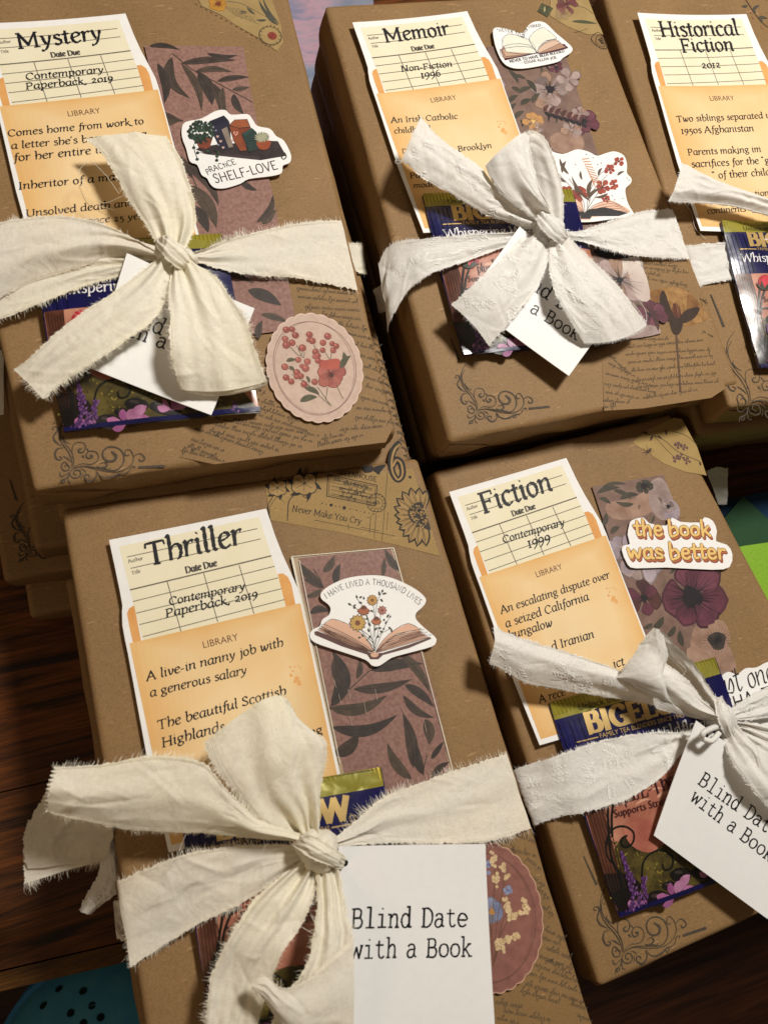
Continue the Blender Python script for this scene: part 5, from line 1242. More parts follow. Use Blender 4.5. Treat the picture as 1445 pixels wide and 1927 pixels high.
    for (x0, y0, x1, y1, n_, sp) in ((645,580,690,720,40,16), (690,690,735,880,70,26), (765,715,765,860,60,24), (715,850,700,900,30,26), (1420,590,1440,640,20,18)):
        for i in range(n_):
            q = i/n_; x, y = x0+(x1-x0)*q+rr.uniform(-sp,sp)*(.4+q*.6), y0+(y1-y0)*q; s.leaf(C8((x,y+8)), C8((x+rr.uniform(-8,8), y-12)), 3.4, PU[i % 3], 9 + i % 3, .1)
    for x, y, a, b in ((845,830,62,46), (960,700,60,40), (1100,690,80,40), (900,760,40,26), (1190,640,70,36)):
        s.poly([C8((x+a*math.cos(w_), y+b*math.sin(w_))) for w_ in np.linspace(0, 6.28, 15)[:-1]], gl('#26201e', '#14100f', 60), 5, 2); s.poly([C8((x-a*.25+a*.4*math.cos(w_), y-b*.35+b*.25*math.sin(w_))) for w_ in np.linspace(0, 6.28, 11)[:-1]], gl('#4c423c', '#382f2b', 60), 6, 2)
    PK = [gl('#a55a8c', '#c78ab2', 160), gl('#874274', '#ad6c9c', 160), gl('#bd84a8', '#955a7e', 160)]
    for i, (a, b, w_) in enumerate((((915,812),(832,815),16), ((930,820),(900,740),14), ((950,810),(1010,700),19), ((960,815),(1040,770),14), ((930,830),(870,870),12), ((940,815),(950,730),13), ((1120,700),(1060,690),12), ((1130,690),(1150,620),13), ((1130,700),(1200,650),14), ((1130,700),(1080,640),10))): s.leaf(C8(a), C8(b), w_, PK[i % 3], 8 + i % 2, .1, .6)
    for i in range(8): s.leaf(C8((705+i*9, 880-i*3)), C8((695+i*13, 835+i*2)), 8, PK[i % 2], 9, .2)
    s.poly([(1480,1603), (1481,1613), (1164,1726), (1162,1717)], NAVY, 10)
    for k_ in range(5): s.line([(1050+k_*9, 1362-k_*3), (1086+k_*9, 1468-k_*3)], 1.3, ink('#2c2a6a', .2, .1, 60) if k_ % 2 else ink('#0b0a2c', .3, .1, 60), 4, 2)  # side crimps painted as alternating lit and shaded lines
    remap(s, None, None)
    s.axis = dst.x; o = s.build('tea_bag', None, 'pillow', .30, .33, int(p0[0])); tag(o, label, 'tea bag', 'foil tea bags tucked under the ribbons')
    # crimped seal along the upper edge: fine ridges in the foil
    A, B, C_, D = [s.w(dst.fr(FBAG.to(*q)), .004) for q in ((1034,1325), (1344,1239), (1164,1725), (1475,1612))]
    dn = (C_-A)/np.linalg.norm(C_-A); ac = (B-A)/np.linalg.norm(B-A)
    def seal(p, q, inward, width, mat, n_, amp=.05, nm='crimped_seal'):
        v, f = [], []
        for i in range(n_*2+1):
            b_ = p+(q-p)*i/(n_*2); h_ = amp*(i % 2)+.03
            v += [b_-inward*.06+np.array([0,0,h_]), b_+inward*width+np.array([0,0,h_*.6])]
        for i in range(n_*2): f.append([2*i, 2*i+1, 2*i+3, 2*i+2])
        sh = mesh_obj(nm, v, f, mat, parent=o)
    W_ = np.linalg.norm(B-A)
    seal(A, B, dn, .5, ink('#b4aa40', .2, .1, 60, '#9a9238', .7, .4), 46)
    return o
teabag(ZF, (1033,1324), (1164,1725), 'foil tea bag on the Fiction book, its navy and gold top showing')
teabag(ZM, (795,367), (872,668), 'foil tea bag on the Memoir book, under the two crossed ribbon tails')
teabag(ZH, (1356,417), (1429,692), 'foil tea bag at the right edge, on the Historical Fiction book')
teabag(ZY, (62,462), (121,812), 'foil tea bag on the Mystery book, mostly hidden by the cream bow')
teabag(ZT, (338,1512), (402,1965), 'foil tea bag on the Thriller book, behind the white tag')

# ------------------------------------------------------------------ gift tags
TAGP = ink('#f3f2f1', .6, .02, 300); BLK = ink('#15141a', .5, .3, 900)
def gift_tag(plane, corners, lines, label, hole=None):
    s = Sheet(plane); s.body(corners, .035, TAGP)
    for t_, a, b in lines: s.text(t_, a, b, F_TYPE, BLK, 2, 1.2, 1.5)
    if hole: s.disc(hole, 6, ink('#0c0a0a', .9), 2, 16)
    o = s.build('gift_tag', None, 'curl', .14, .6, len(s.v)); return tag(o, label, 'tag', 'white blind date tags')
c = PX(2.535, 560, 1380)
gift_tag([(650,1591,1.5), (912,1588,1.25), (655,1935,1.15)], [(636,1592), (912,1588), (929,1940), (655,1946)], [('Blind Date', c((250,930)), c((812,922))), ('with a Book', c((247,1075)), c((832,1064)))], 'white tag hanging upright from the Thriller bow, at the bottom of the photo', (648,1623))
c = PX(2.861, 940, 1400)
gift_tag([(1307,1355,ZF+1.9), (1228,1571,ZF+1.0), (1440,1727,ZF+1.0)], [(1307,1355), (1519,1511), (1440,1727), (1228,1571)], [('Blind Date', c((1058,212)), c((1478,510))), ('with a Book', c((1018,300)), c((1452,640)))], 'white tag tilted at the right edge, tied to the Fiction ribbon', (1325,1383))
c = PX(2.258, 700, 350)
gift_tag([(975,430,ZM+1.15), (876,564,ZM+.9), (1068,709,ZM+.8)], [(975,430), (1166,575), (1068,709), (876,564)], [('Blind Date', (942,506), (1112,622)), ('with a Book', (921,541), (1085,642))], 'white tag tilted under the Memoir bow, pointing down')
c = PX(2.89, 0, 380)
gift_tag([(240,480,ZY+1.15), (170,693,ZY+.95), (398,783,ZY+.85)], [(240,480), (479,582), (398,783), (170,693)], [('Blind Date', (196,587), (405,673)), ('with a Book', c((560,680)), c((1180,905)))], 'white tag tilted under the Mystery bow, on the tea bag')
# ------------------------------------------------------------------ ribbons: torn cotton strips with frayed edges
CREAMC = cloth_mat('cream_cotton', '#f6f0e2', '#faf0da')
GREYC = cloth_mat('undyed_cotton', '#f0ebe0', '#f5ecda')
WHITEC = cloth_mat('white_cotton', '#efedea', '#f4f0ea')
SPRIG = ink('#f6f4f0', .85, .02, 300)
def resample(row, n):
    c = crom(row, 8); d = np.r_[0, np.cumsum(np.linalg.norm(np.diff(c, axis=0), axis=1))]
    t = np.linspace(0, d[-1], n); return np.stack([np.interp(t, d, c[:,k]) for k in range(3)], 1)
def cloth(name, parent, mat, a, b, mid=None, nu=44, nv=90, folds=3, amp=.10, pinch=(0,0), seed=0, fray=(1,1), ends=(0,0), bulge=0., curl=0., lift=0., sprigs=0, zig=0, hair=.22, drift=.6):
    """strip of cloth between traced edge a and traced edge b (lists of (px, py, z)); v runs along, u across.
    pinch = how strongly the folds gather at the start / end"""
    nv = int(nv*1.6); amp *= 1.15
    r = random.Random(seed); ph = [r.random()*6.28 for _ in range(8)]
    A, B = resample([P(*q) for q in a], nv), resample([P(*q) for q in b], nv)
    M = resample([P(*q) for q in mid], nv) if mid else None
    S_ = np.zeros((nv, nu, 3)); us = np.linspace(0, 1, nu)
    for j in range(nv):
        for i, u in enumerate(us):
            if M is None: S_[j,i] = A[j]*(1-u)+B[j]*u
            else: S_[j,i] = A[j]*(1-u)*(1-2*u) + M[j]*4*u*(1-u) + B[j]*u*(2*u-1)
    tv = np.gradient(S_, axis=0); tu = np.gradient(S_, axis=1); nn = np.cross(tu, tv); nn /= (np.linalg.norm(nn, axis=2)[:,:,None]+1e-9)
    flip = np.where(nn[:,:,2:3] < 0, -1, 1); nn = nn*flip
    wid = np.linalg.norm(B-A, axis=1); wmax = max(wid.max(), .5)
    Lc = np.linalg.norm(np.diff((A+B)/2, axis=0), axis=1).sum(); cr = []
    for _ in range(int(8+Lc*3)):                    # short sharp creases
        an = r.gauss(0, .55) + (math.pi/2 if r.random() < .15 else 0)
        cr.append((r.random()*wmax, r.random()*Lc, math.cos(an), math.sin(an), r.uniform(.35, 1.3), r.uniform(.06, .14), r.choice((-1, 1, 1))*r.uniform(.02, .06)))
    eA = [r.gauss(0, .022) for _ in range(nv)]; eB = [r.gauss(0, .022) for _ in range(nv)]
    for j in range(nv):
        ac = (B[j]-A[j])/(wid[j]+1e-9); S_[j,0] += ac*eA[j]; S_[j,-1] += ac*eB[j]
    for j in range(nv):
        v = j/(nv-1); g = 1 - wid[j]/wmax
        am = amp*(.35 + pinch[0]*(1-v)**3 + pinch[1]*v**3) * min(1, .25+wid[j]/1.2)
        for i, u in enumerate(us):
            f_ = math.sin(2*math.pi*(folds*u + .25*math.sin(drift*5*v+ph[0])) + ph[1]) + .5*math.sin(2*math.pi*(folds*1.9*u)+ph[2]+2.2*v) + .35*math.sin(2*math.pi*(folds*.5*u)+ph[3]+4*v)
            w_ = .55*math.sin(9*v+5*u+ph[4])*math.sin(7*u-4*v+ph[5]) + .3*math.sin(21*v-9*u+ph[6])*math.sin(14*u+6*v+ph[7])
            f_ = .62*f_ + .75*(.5-abs(math.sin(math.pi*(folds*1.15*u + .3*math.sin(drift*4*v+ph[1])) + ph[6]))) * (.5+.5*math.sin(5*v+ph[7]))
            ex_ = 0
            for (cx_, cy_, ca, sa, ln, wd_, hh) in cr:
                dx_, dy_ = u*wmax-cx_, v*Lc-cy_; al = dx_*sa + dy_*ca
                if abs(al) < ln:
                    pd = abs(dx_*ca - dy_*sa)
                    if pd < wd_*5: ex_ += hh*math.exp(-pd/wd_)*(1-(al/ln)**2)
            S_[j,i] += nn[j,i]*(am*f_ + amp*.22*w_ + ex_) + np.array([0,0, bulge*math.sin(math.pi*u) + lift])
            if curl: S_[j,i] += np.array([0,0, curl*(abs(2*u-1)**4)])
    if zig:                                           # pinked (zigzag) far end
        for i in range(nu): S_[-1,i] -= (S_[-1,i]-S_[-2,i])/ (np.linalg.norm(S_[-1,i]-S_[-2,i])+1e-9) * (.22 if i % 4 in (1,2) else 0)
    verts = [tuple(p) for row in S_ for p in row]; faces = [[j*nu+i, j*nu+i+1, (j+1)*nu+i+1, (j+1)*nu+i] for j in range(nv-1) for i in range(nu-1)]
    L = np.r_[0, np.cumsum(np.linalg.norm(np.diff(S_[:,nu//2], axis=0), axis=1))]
    uvs = [(us[i]*wmax, L[j]) for j in range(nv) for i in range(nu)]
    def hairs(edge, inner, per):
        per *= 2.1; lean = r.random()*6
        for k in range(len(edge)-1):
            d = np.linalg.norm(edge[k+1]-edge[k]); m = per*d*(.25+1.1*max(0, math.sin(.9*lean+k*.13))); m = int(m) + (r.random() < m-int(m))
            for _ in range(m):
                t = r.random(); p = edge[k]*(1-t)+edge[k+1]*t; q = inner[k]*(1-t)+inner[k+1]*t
                o = p-q; o /= (np.linalg.norm(o)+1e-9); al = (edge[k+1]-edge[k])/(d+1e-9)
                lean += r.gauss(0, .35)*.5; ln = hair*(.25+1.0*r.random()**2.2+.35*max(0, math.sin(lean*1.7))); w2 = .0045+.005*r.random()
                dr = o + al*(.35*math.sin(lean)+r.uniform(-.35,.35)) + np.array([0,0,r.uniform(-.25,.3)]); dr /= np.linalg.norm(dr)
                mid_ = p + dr*ln*.55; tip = p + dr*ln + al*r.uniform(-.3,.3)*ln + np.array([0,0,-.1*ln]); i0 = len(verts)
                b0 = p - o*.05
                verts.extend([tuple(b0-al*w2), tuple(b0+al*w2), tuple(mid_+al*w2*.8), tuple(mid_-al*w2*.8), tuple(tip)])
                faces.append([i0, i0+1, i0+2, i0+3]); faces.append([i0+3, i0+2, i0+4]); uvs.extend([(t, 0)]*5)
    if fray[0]: hairs(S_[:,0], S_[:,2], 26*fray[0])
    if fray[1]: hairs(S_[:,-1], S_[:,-3], 26*fray[1])
    if ends[0]: hairs(S_[0], S_[2], 22*ends[0])
    if ends[1]: hairs(S_[-1], S_[-3], 22*ends[1])
    # loose warp threads lying just inside each torn edge
    mats = [mat]; mi = [0]*len(faces)
    def surf(u, v, h=.018):
        u = min(max(u, 0), .999); v = min(max(v, 0), .999); fi, fj = u*(nu-1), v*(nv-1); i, j = int(fi), int(fj); a_, b_ = fi-i, fj-j
        p = S_[j,i]*(1-a_)*(1-b_)+S_[j,i+1]*a_*(1-b_)+S_[j+1,i]*(1-a_)*b_+S_[j+1,i+1]*a_*b_
        return p + nn[j,i]*h
    def thread(uv, w_, h=.018, m_=0):
        c = crom(uv, 5); pts = [surf(*q, h) for q in c]; i0 = len(verts)
        for k, p in enumerate(pts):
            t = (pts[min(k+1, len(pts)-1)] - pts[max(k-1, 0)]); j = min(int(max(0, min(.999, c[k][1]))*(nv-1)), nv-1); i = min(int(max(0, min(.999, c[k][0]))*(nu-1)), nu-1)
            sd = np.cross(nn[j,i], t); sd /= (np.linalg.norm(sd)+1e-9); ww = w_*(.5+.5*math.sin(math.pi*min(1, (k+1)/len(pts))))
            verts.append(tuple(p-sd*ww)); verts.append(tuple(p+sd*ww)); uvs.extend([c[k]]*2)
        for k in range(len(pts)-1): faces.append([i0+2*k, i0+2*k+2, i0+2*k+3, i0+2*k+1]); mi.append(m_)
    for e in (0, 1):
        if fray[e]:
            for q in range(3):
                u0 = (.012+.018*q) if e == 0 else 1-(.012+.018*q); thread([(u0+r.uniform(-.006,.006), t) for t in np.linspace(.02, .98, 9)], .008)
    if sprigs:                                        # tone-on-tone printed sprigs
        mats.append(SPRIG); wl = wmax/max(L[-1], .1)
        for _ in range(sprigs*2):
            u0, v0, an = r.uniform(.12,.88), r.uniform(.05,.97), r.uniform(0,6.28); ln = r.uniform(.26,.42)
            def loc(x, y): return (u0 + (x*math.cos(an)-y*math.sin(an))*ln/wmax*1.0, v0 + (x*math.sin(an)+y*math.cos(an))*ln/L[-1])
            thread([loc(0,0), loc(.5,.12), loc(1,.05), loc(1.5,.2)], .012, .020, 1)
            for k in range(7):
                x = .15+.2*k; sd = 1 if k % 2 else -1
                thread([loc(x,.08), loc(x+.12, .08+.2*sd), loc(x+.28, .08+.32*sd)], .012, .021, 1)
                for w2 in (-.1, .12): thread([loc(x+.2, .08+.26*sd), loc(x+.28+w2, .08+.46*sd)], .026, .022, 1)
    mi = [0]*(len(faces)-len(mi)) + mi if len(mi) < len(faces) else mi
    o = mesh_obj(name, verts, faces, mats, mi, parent, True, uvs); return o
def knot(parent, mat, cx, cy, z, rx, ry, rot=0, seed=0, h=.9):
    """the small wrapped knot: a lump with deep folds running over it"""
    c = P(cx, cy, z); r = random.Random(seed); sc = (CAM_H-z)/F_PX; v, f, uv = [], [], []; nU, nV = 40, 18
    e1 = P(cx+50, cy, z)-c; e1 /= np.linalg.norm(e1); e2 = np.array([-e1[1], e1[0], 0]); t0 = math.radians(rot)
    for j in range(nV+1):
        t = math.pi*.5*j/nV
        for i in range(nU):
            a = 2*math.pi*i/nU; x, y = math.cos(a)*math.cos(t), math.sin(a)*math.cos(t)
            fold = .045*math.sin(6*x+3*y+seed) + .03*math.sin(15*x-5*y+seed*2)
            k = 1 + fold + .08*math.sin(3*a+seed); X, Y = x*rx*sc*k, y*ry*sc*k
            p = c + e1*(X*math.cos(t0)-Y*math.sin(t0)) + e2*(X*math.sin(t0)+Y*math.cos(t0)) + np.array([0,0,h*math.sin(t)*(1+fold*1.6) - .35])
            v.append(p); uv.append((x*1.5, y*1.5))
    for j in range(nV):
        for i in range(nU): f.append([j*nU+i, j*nU+(i+1) % nU, (j+1)*nU+(i+1) % nU, (j+1)*nU+i])
    f.append([nV*nU+i for i in range(nU)])
    ta = math.radians(rot + 62); ux, uy = math.cos(ta), math.sin(ta); vx, vy = -uy, ux; R1, R2 = ry*1.15, rx*.62
    path = [(-1.15, -.1), (-.75, h*.55), (0, h*.82), (.75, h*.5), (1.15, -.15)]
    cloth('knot_wrap', parent, mat, [(cx+ux*R1*t+vx*R2*(.75-.2*abs(t)), cy+uy*R1*t+vy*R2*(.75-.2*abs(t)), z+zz) for t, zz in path], [(cx+ux*R1*t-vx*R2*(.75-.2*abs(t)), cy+uy*R1*t-vy*R2*(.75-.2*abs(t)), z+zz) for t, zz in path],
          nu=26, nv=40, folds=2.6, amp=.085, seed=seed+70, fray=(.15,.15), bulge=.16, hair=.1, drift=.3)
    return mesh_obj('knot', v, f, mat, parent=parent, smooth=True, uvs=uv)
def thread_obj(parent, mat, pts, rad=.012, name='loose_thread'):
    c = crom([P(*q) for q in pts], 7); v, f = [], []
    for k, p in enumerate(c):
        t = c[min(k+1, len(c)-1)]-c[max(k-1, 0)]; t /= np.linalg.norm(t)+1e-9; s1 = np.cross(t, [0,0,1]); s1 /= np.linalg.norm(s1)+1e-9; s2 = np.cross(t, s1)
        for m in range(5): v.append(p + rad*(s1*math.cos(m*1.257)+s2*math.sin(m*1.257)))
    for k in range(len(c)-1):
        for m in range(5): f.append([k*5+m, k*5+(m+1) % 5, (k+1)*5+(m+1) % 5, (k+1)*5+m])
    return mesh_obj(name, v, f, mat, parent=parent, smooth=True)
RG = 'torn cotton ribbons tied round the books'

# ---- Mystery bow
b = ZY
rb = thing('ribbon_bow', P(325, 480, b), 'cream frayed cotton bow tied round the Mystery book, its long tail pointing lower left', 'ribbon', RG)
c = PX(2.89, 0, 380)
def Z(pts, zs): 
    q = c(pts) if isinstance(pts, str) else pts
    if isinstance(zs, (int, float)): zs = [zs]*len(q)
    zz = np.interp(np.linspace(0, 1, len(q)), np.linspace(0, 1, len(zs)), zs); return [(x, y, z) for (x, y), z in zip(q, zz)]
cloth('band', rb, CREAMC, Z("-300,250 -150,260 0,300 200,300 420,290 640,290 860,300", (b-.1, b+.45, b+.75, b+.9, b+1.2)), Z("-330,700 -150,690 0,640 200,560 420,470 650,395 880,345", (b-.1, b+.4, b+.75, b+.85, b+1.05)), nv=60, folds=2, amp=.09, pinch=(0,1.5), seed=1, fray=(.3,.8))
cloth('loop', rb, GREYC, Z("-300,215 -120,160 0,110 180,85 350,80 560,120 740,200 870,275", (b+1.0, b+1.5, b+1.6, b+1.5, b+1.5)), Z("-320,590 -130,560 0,520 180,440 380,375 560,325 720,300 870,310", (b+.6, b+.7, b+.8, b+.9, b+1.1)), nv=70, folds=1.6, amp=.12, pinch=(0,1.6), seed=2, fray=(.7,1), bulge=.35)
cloth('tail', rb, CREAMC, Z("468,-345 560,-260 640,-130 720,20 800,140 860,250 890,320", (b+1.5, b+1.7, b+1.4, b+1.3)), Z("905,-355 980,-240 1030,-100 1065,30 1062,130 1030,210 990,300", (b+1.3, b+1.6, b+1.4, b+1.3)), nv=60, folds=2.4, amp=.13, pinch=(0,1.6), seed=3, fray=(.5,.7), ends=(.5,0), bulge=.25, hair=.14)
cloth('band', rb, GREYC, Z("1020,280 1120,255 1240,205 1360,175 1500,140 1700,105 1856,95", (b+1.1, b+.7, b+.45, b+.25, b+.2)), Z("1020,310 1120,345 1250,380 1400,400 1600,415 1780,445 1945,478", (b+1.0, b+.6, b+.4, b+.25, b+.15)), nv=60, folds=1.8, amp=.08, pinch=(1.6,0), seed=4, fray=(1,.3), hair=.26)
cloth('tail', rb, CREAMC, Z("870,280 800,350 700,430 560,530 450,600 300,720 170,840 75,912", (b+1.4, b+1.9, b+1.9, b+1.3)), Z("985,290 960,400 925,500 830,650 680,760 540,860 380,960 240,1078", (b+1.4, b+1.8, b+1.7, b+1.2)), nv=70, folds=1.6, amp=.10, pinch=(1.6,.2), seed=5, fray=(.2,1.2), ends=(0,.8), bulge=.2)
cloth('loop', rb, CREAMC, Z("945,310 925,450 930,600 925,760 950,900 975,1015", (b+1.5, b+2.2, b+2.6, b+2.2, b+1.5)), Z("1000,300 1110,350 1200,430 1270,540 1340,650 1390,800 1452,975", (b+1.5, b+2.1, b+2.4, b+2.1, b+1.5)), mid=Z("970,290 1010,420 1060,560 1110,700 1150,860 1200,1035", (b+1.5, b+2.0, b+2.2, b+2.0, b+1.35)), nv=60, folds=2.2, amp=.16, pinch=(1.2,.0), seed=6, fray=(.6,1), bulge=.1)
cloth('loop', rb, CREAMC, Z("960,1010 1000,1030 985,960 980,880", (b+1.5, b+1.2, b+1.0)), Z("1452,975 1440,1000 1400,930 1330,860", (b+1.5, b+1.2, b+1.0)), mid=Z("1200,1035 1210,1050 1190,960 1160,900", (b+1.35, b+1.05, b+.9)), nv=14, folds=1, amp=.05, seed=7, fray=(0,0))
knot(rb, CREAMC, 330, 478, b+1.5, 42, 30, -20, 1, .8)
for q in ([(166,300,b+1.7), (150,330,b+1.6), (190,380,b+1.2), (230,370,b+1.5)], [(170,300,b+1.8), (200,330,b+1.6), (225,365,b+1.4)], [(152,345,b+.4), (170,380,b+.4), (215,395,b+.6)]): thread_obj(rb, CREAMC, q, .008)

# ---- Memoir bow
b = ZM; c = PX(2.258, 700, 350)
rb = thing('ribbon_bow', P(1035, 425, b), 'white floral cotton bow tied round the Memoir book, two broad tails spread downward', 'ribbon', RG)
cloth('band', rb, WHITEC, Z("25,330 55,272 100,240 180,228 250,222 450,208 590,202 690,190", (b-.25, b+.15, b+.7, b+.85, b+.9, b+1.1)), Z("70,620 86,560 150,452 200,405 250,372 420,312 560,262 690,215", (b-.5, b+.1, b+.65, b+.85, b+.9, b+1.0)), nv=60, folds=1.6, amp=.09, pinch=(.3,1.5), seed=11, fray=(.8,.8), sprigs=10, hair=.14)
cloth('band', rb, WHITEC, Z("800,190 880,190 1000,152 1150,106 1275,98", (b+1.0, b+.6, b+.4, b+.2)), Z("800,215 920,247 1080,290 1200,304 1348,308", (b+.9, b+.6, b+.35, b+.15)), nv=50, folds=1.4, amp=.08, pinch=(1.5,0), seed=12, fray=(.6,.6), sprigs=12, hair=.13)
cloth('tail', rb, WHITEC, Z([(792,220), (821,254), (866,288), (904,314), (934,352), (985,378), (1015,405)], (b+2.2, b+2.0, b+1.8, b+1.4)), Z([(756,303), (799,336), (844,362), (915,404), (955,418), (990,430), (1022,432)], (b+1.9, b+1.6, b+1.3, b+1.2)), nv=60, folds=2, amp=.09, pinch=(0,1.5), seed=13, fray=(.3,.3), ends=(.8,0), bulge=.3, sprigs=12, hair=.12)
cloth('loop', rb, WHITEC, Z([(1062,425), (1060,370), (1050,320), (1026,262), (995,246), (955,275), (913,312)], (b+1.3, b+1.9, b+2.5, b+2.9, b+2.7, b+2.3)), Z([(1022,420), (1010,395), (1000,370), (985,330), (975,320), (965,335), (934,362)], (b+1.3, b+1.5, b+1.6, b+1.7, b+1.7, b+1.9)), nv=60, folds=1.4, amp=.10, pinch=(1.3,0), seed=14, fray=(.4,.2), hair=.12)
cloth('loop', rb, WHITEC, Z([(913,312), (925,340), (945,370), (985,400), (1015,418)], (b+2.3, b+2.2, b+1.9, b+1.4)), Z([(993,247), (1000,300), (1012,350), (1030,385), (1040,418)], (b+2.75, b+2.6, b+2.2, b+1.5)), nv=40, folds=1.8, amp=.12, pinch=(0,1.2), seed=15, fray=(.3,.2), bulge=.5, hair=.12)
cloth('tail', rb, WHITEC, Z("650,205 600,250 560,300 450,400 390,455 335,505", (b+1.4, b+1.9, b+1.9, b+1.4)), Z("770,240 742,330 700,430 600,560 550,620 495,678", (b+1.4, b+1.8, b+1.7, b+1.3)), nv=50, folds=1.4, amp=.10, pinch=(1.3,.1), seed=16, fray=(.5,.5), ends=(0,.6), bulge=.2, sprigs=12, hair=.12)
cloth('tail', rb, WHITEC, Z("755,230 750,330 765,420 800,500 850,590 900,668", (b+1.5, b+1.9, b+1.9, b+1.2)), Z("815,205 900,280 970,350 1040,420 1110,510 1165,590", (b+1.4, b+1.8, b+1.7, b+1.1)), mid=Z("785,230 830,320 870,390 920,470 990,560 1055,650", (b+1.5, b+1.95, b+1.95, b+1.15)), nv=50, folds=1.4, amp=.10, pinch=(1.3,.1), seed=17, fray=(.4,.7), ends=(0,.7), sprigs=14, hair=.13)
knot(rb, WHITEC, 1035, 425, b+1.5, 36, 30, -15, 2, .8)
for q in ([(1196,560,b+1.2), (1212,580,b+1), (1216,605,b+1), (1205,612,b+1)], [(1190,570,b+1.2), (1205,590,b+1.1), (1212,612,b+1)]): thread_obj(rb, WHITEC, q, .01)
thread_obj(rb, WHITEC, [(756,303,b+1.9), (744,302,b+1.9), (746,308,b+1.9), (756,306,b+1.9)], .008)

# ---- Historical Fiction ribbon
b = ZH; c = PX(3.959, 1080, 0)
rb = thing('ribbon_bow', P(1420, 450, b), 'white cotton ribbon tied round the Historical Fiction book at the right edge', 'ribbon', RG)
cloth('tail', rb, WHITEC, Z("800,1210 900,1260 1050,1340 1250,1410 1445,1475 1700,1560", (b+1.6, b+1.6, b+1.5, b+1.5)), Z("700,1500 850,1510 1000,1520 1200,1545 1445,1612 1700,1690", (b+1.4, b+1.1, b+1.2, b+1.4)), nv=50, folds=1.8, amp=.12, seed=21, fray=(.2,.3), ends=(.7,0), bulge=.3, pinch=(0,.8), hair=.1)
c = PX(3.853, 1180, 400)
cloth('band', rb, WHITEC, Z("380,250 440,240 600,225 800,214 1021,200 1400,180", (b-.2, b+.12, b+.3, b+.5, b+.9)), Z("480,560 540,530 800,470 900,425 1021,370 1400,260", (b-.2, b+.12, b+.3, b+.5, b+.9)), nv=50, folds=1.8, amp=.09, pinch=(0,1.2), seed=22, fray=(.4,.4), sprigs=8, hair=.1)
knot(rb, WHITEC, 1560, 440, b+1.4, 40, 34, 0, 3, .8)
thread_obj(rb, WHITEC, [(1285,380,b+.4), (1300,400,b+.15), (1308,430,b+.1), (1328,450,b+.1)], .008)

# ---- Thriller bow
b = ZT; c = PX(2.064, 0, 1300)
rb = thing('ribbon_bow', P(610, 1600, b), 'large cream frayed cotton bow round the Thriller book, one loop hanging past the left edge', 'ribbon', RG)
cloth('loop', rb, GREYC, Z("215,290 190,360 175,400 120,500 95,560 92,620 110,690", (b+2.4, b+1.6, b+.6, b-.2, b-.8)), Z("450,470 445,520 440,540 440,570 430,600 420,640 412,660", (b+.9, b+.3, b-.1, b-.5, b-.9)), nv=40, folds=1.2, amp=.08, seed=31, fray=(0,0), ends=(0,.0))
cloth('loop', rb, GREYC, Z("110,500 98,560 92,640 95,748", (b-.3, b-.7, b-1.0)), Z("460,520 450,560 430,600 412,655", (b-.5, b-.8, b-1.1)), nv=30, nu=40, folds=1.2, amp=.07, seed=32, fray=(0,0), ends=(0,1.4), hair=.3)
cloth('loop', rb, CREAMC, Z("1170,560 1090,530 1000,500 930,430 870,370 780,275 600,252 400,285 205,298", (b+1.9, b+2.3, b+2.8, b+3.0, b+2.7)), Z("1180,590 1100,580 950,568 800,555 650,550 500,540 300,502 235,488 170,470", (b+1.7, b+1.8, b+1.9, b+2.2, b+2.3)), nv=80, folds=1.3, amp=.11, pinch=(1.3,.1), seed=33, fray=(.5,1.2), ends=(0,0), bulge=.35, zig=1)
cloth('tail', rb, CREAMC, Z("790,205 830,290 900,380 1000,490 1080,545 1160,575", (b+2.2, b+2.3, b+2.0, b+1.7)), Z("1100,110 1180,150 1262,200 1255,300 1235,420 1245,530", (b+2.2, b+2.5, b+2.2, b+1.8)), mid=Z("1060,20 1090,120 1100,250 1120,360 1170,450 1200,555", (b+2.7, b+3.0, b+2.5, b+1.8)), nv=60, folds=2, amp=.17, pinch=(.2,1.3), seed=34, fray=(1,.7), ends=(.8,0), hair=.24)
c = PX(2.535, 560, 1380)
cloth('band', rb, GREYC, Z("150,520 210,478 300,400 400,312 550,250 700,192 850,145 997,96", (b+1.5, b+1.0, b+.6, b+.35, b+.2)), Z("170,545 220,538 350,530 500,522 700,525 880,520 1000,490 1112,455", (b+1.4, b+.9, b+.55, b+.35, b+.15)), nv=70, folds=1.6, amp=.08, pinch=(1.5,0), seed=35, fray=(1.3,1.2), hair=.3)
c = PX(2.064, 0, 1300)
cloth('band', rb, GREYC, Z("1190,595 1000,595 850,610 700,640 570,690 470,735 452,745", (b+1.5, b+1.2, b+1.0, b+.8, b+.4, b+.2)), Z("1215,640 1100,715 1000,790 900,845 800,890 650,980 508,1072", (b+1.5, b+1.2, b+1.0, b+.85, b+.4, b+.15)), nv=70, folds=1.5, amp=.08, pinch=(1.5,0), seed=36, fray=(1.2,.6), ends=(0,.3), hair=.26)
cloth('tail', rb, CREAMC, Z("1180,650 1090,720 1000,800 940,880 890,960 850,1040 815,1130 800,1300 790,1420", (b+1.6, b+2.0, b+2.0, b+1.6, b+1.3)), Z("1240,670 1225,770 1200,850 1160,930 1100,1010 1060,1100 1030,1190 1000,1300 980,1420", (b+1.6, b+2.1, b+2.1, b+1.6, b+1.3)), nv=70, folds=2.2, amp=.15, pinch=(1.3,.3), seed=37, fray=(1.2,.5), hair=.22)
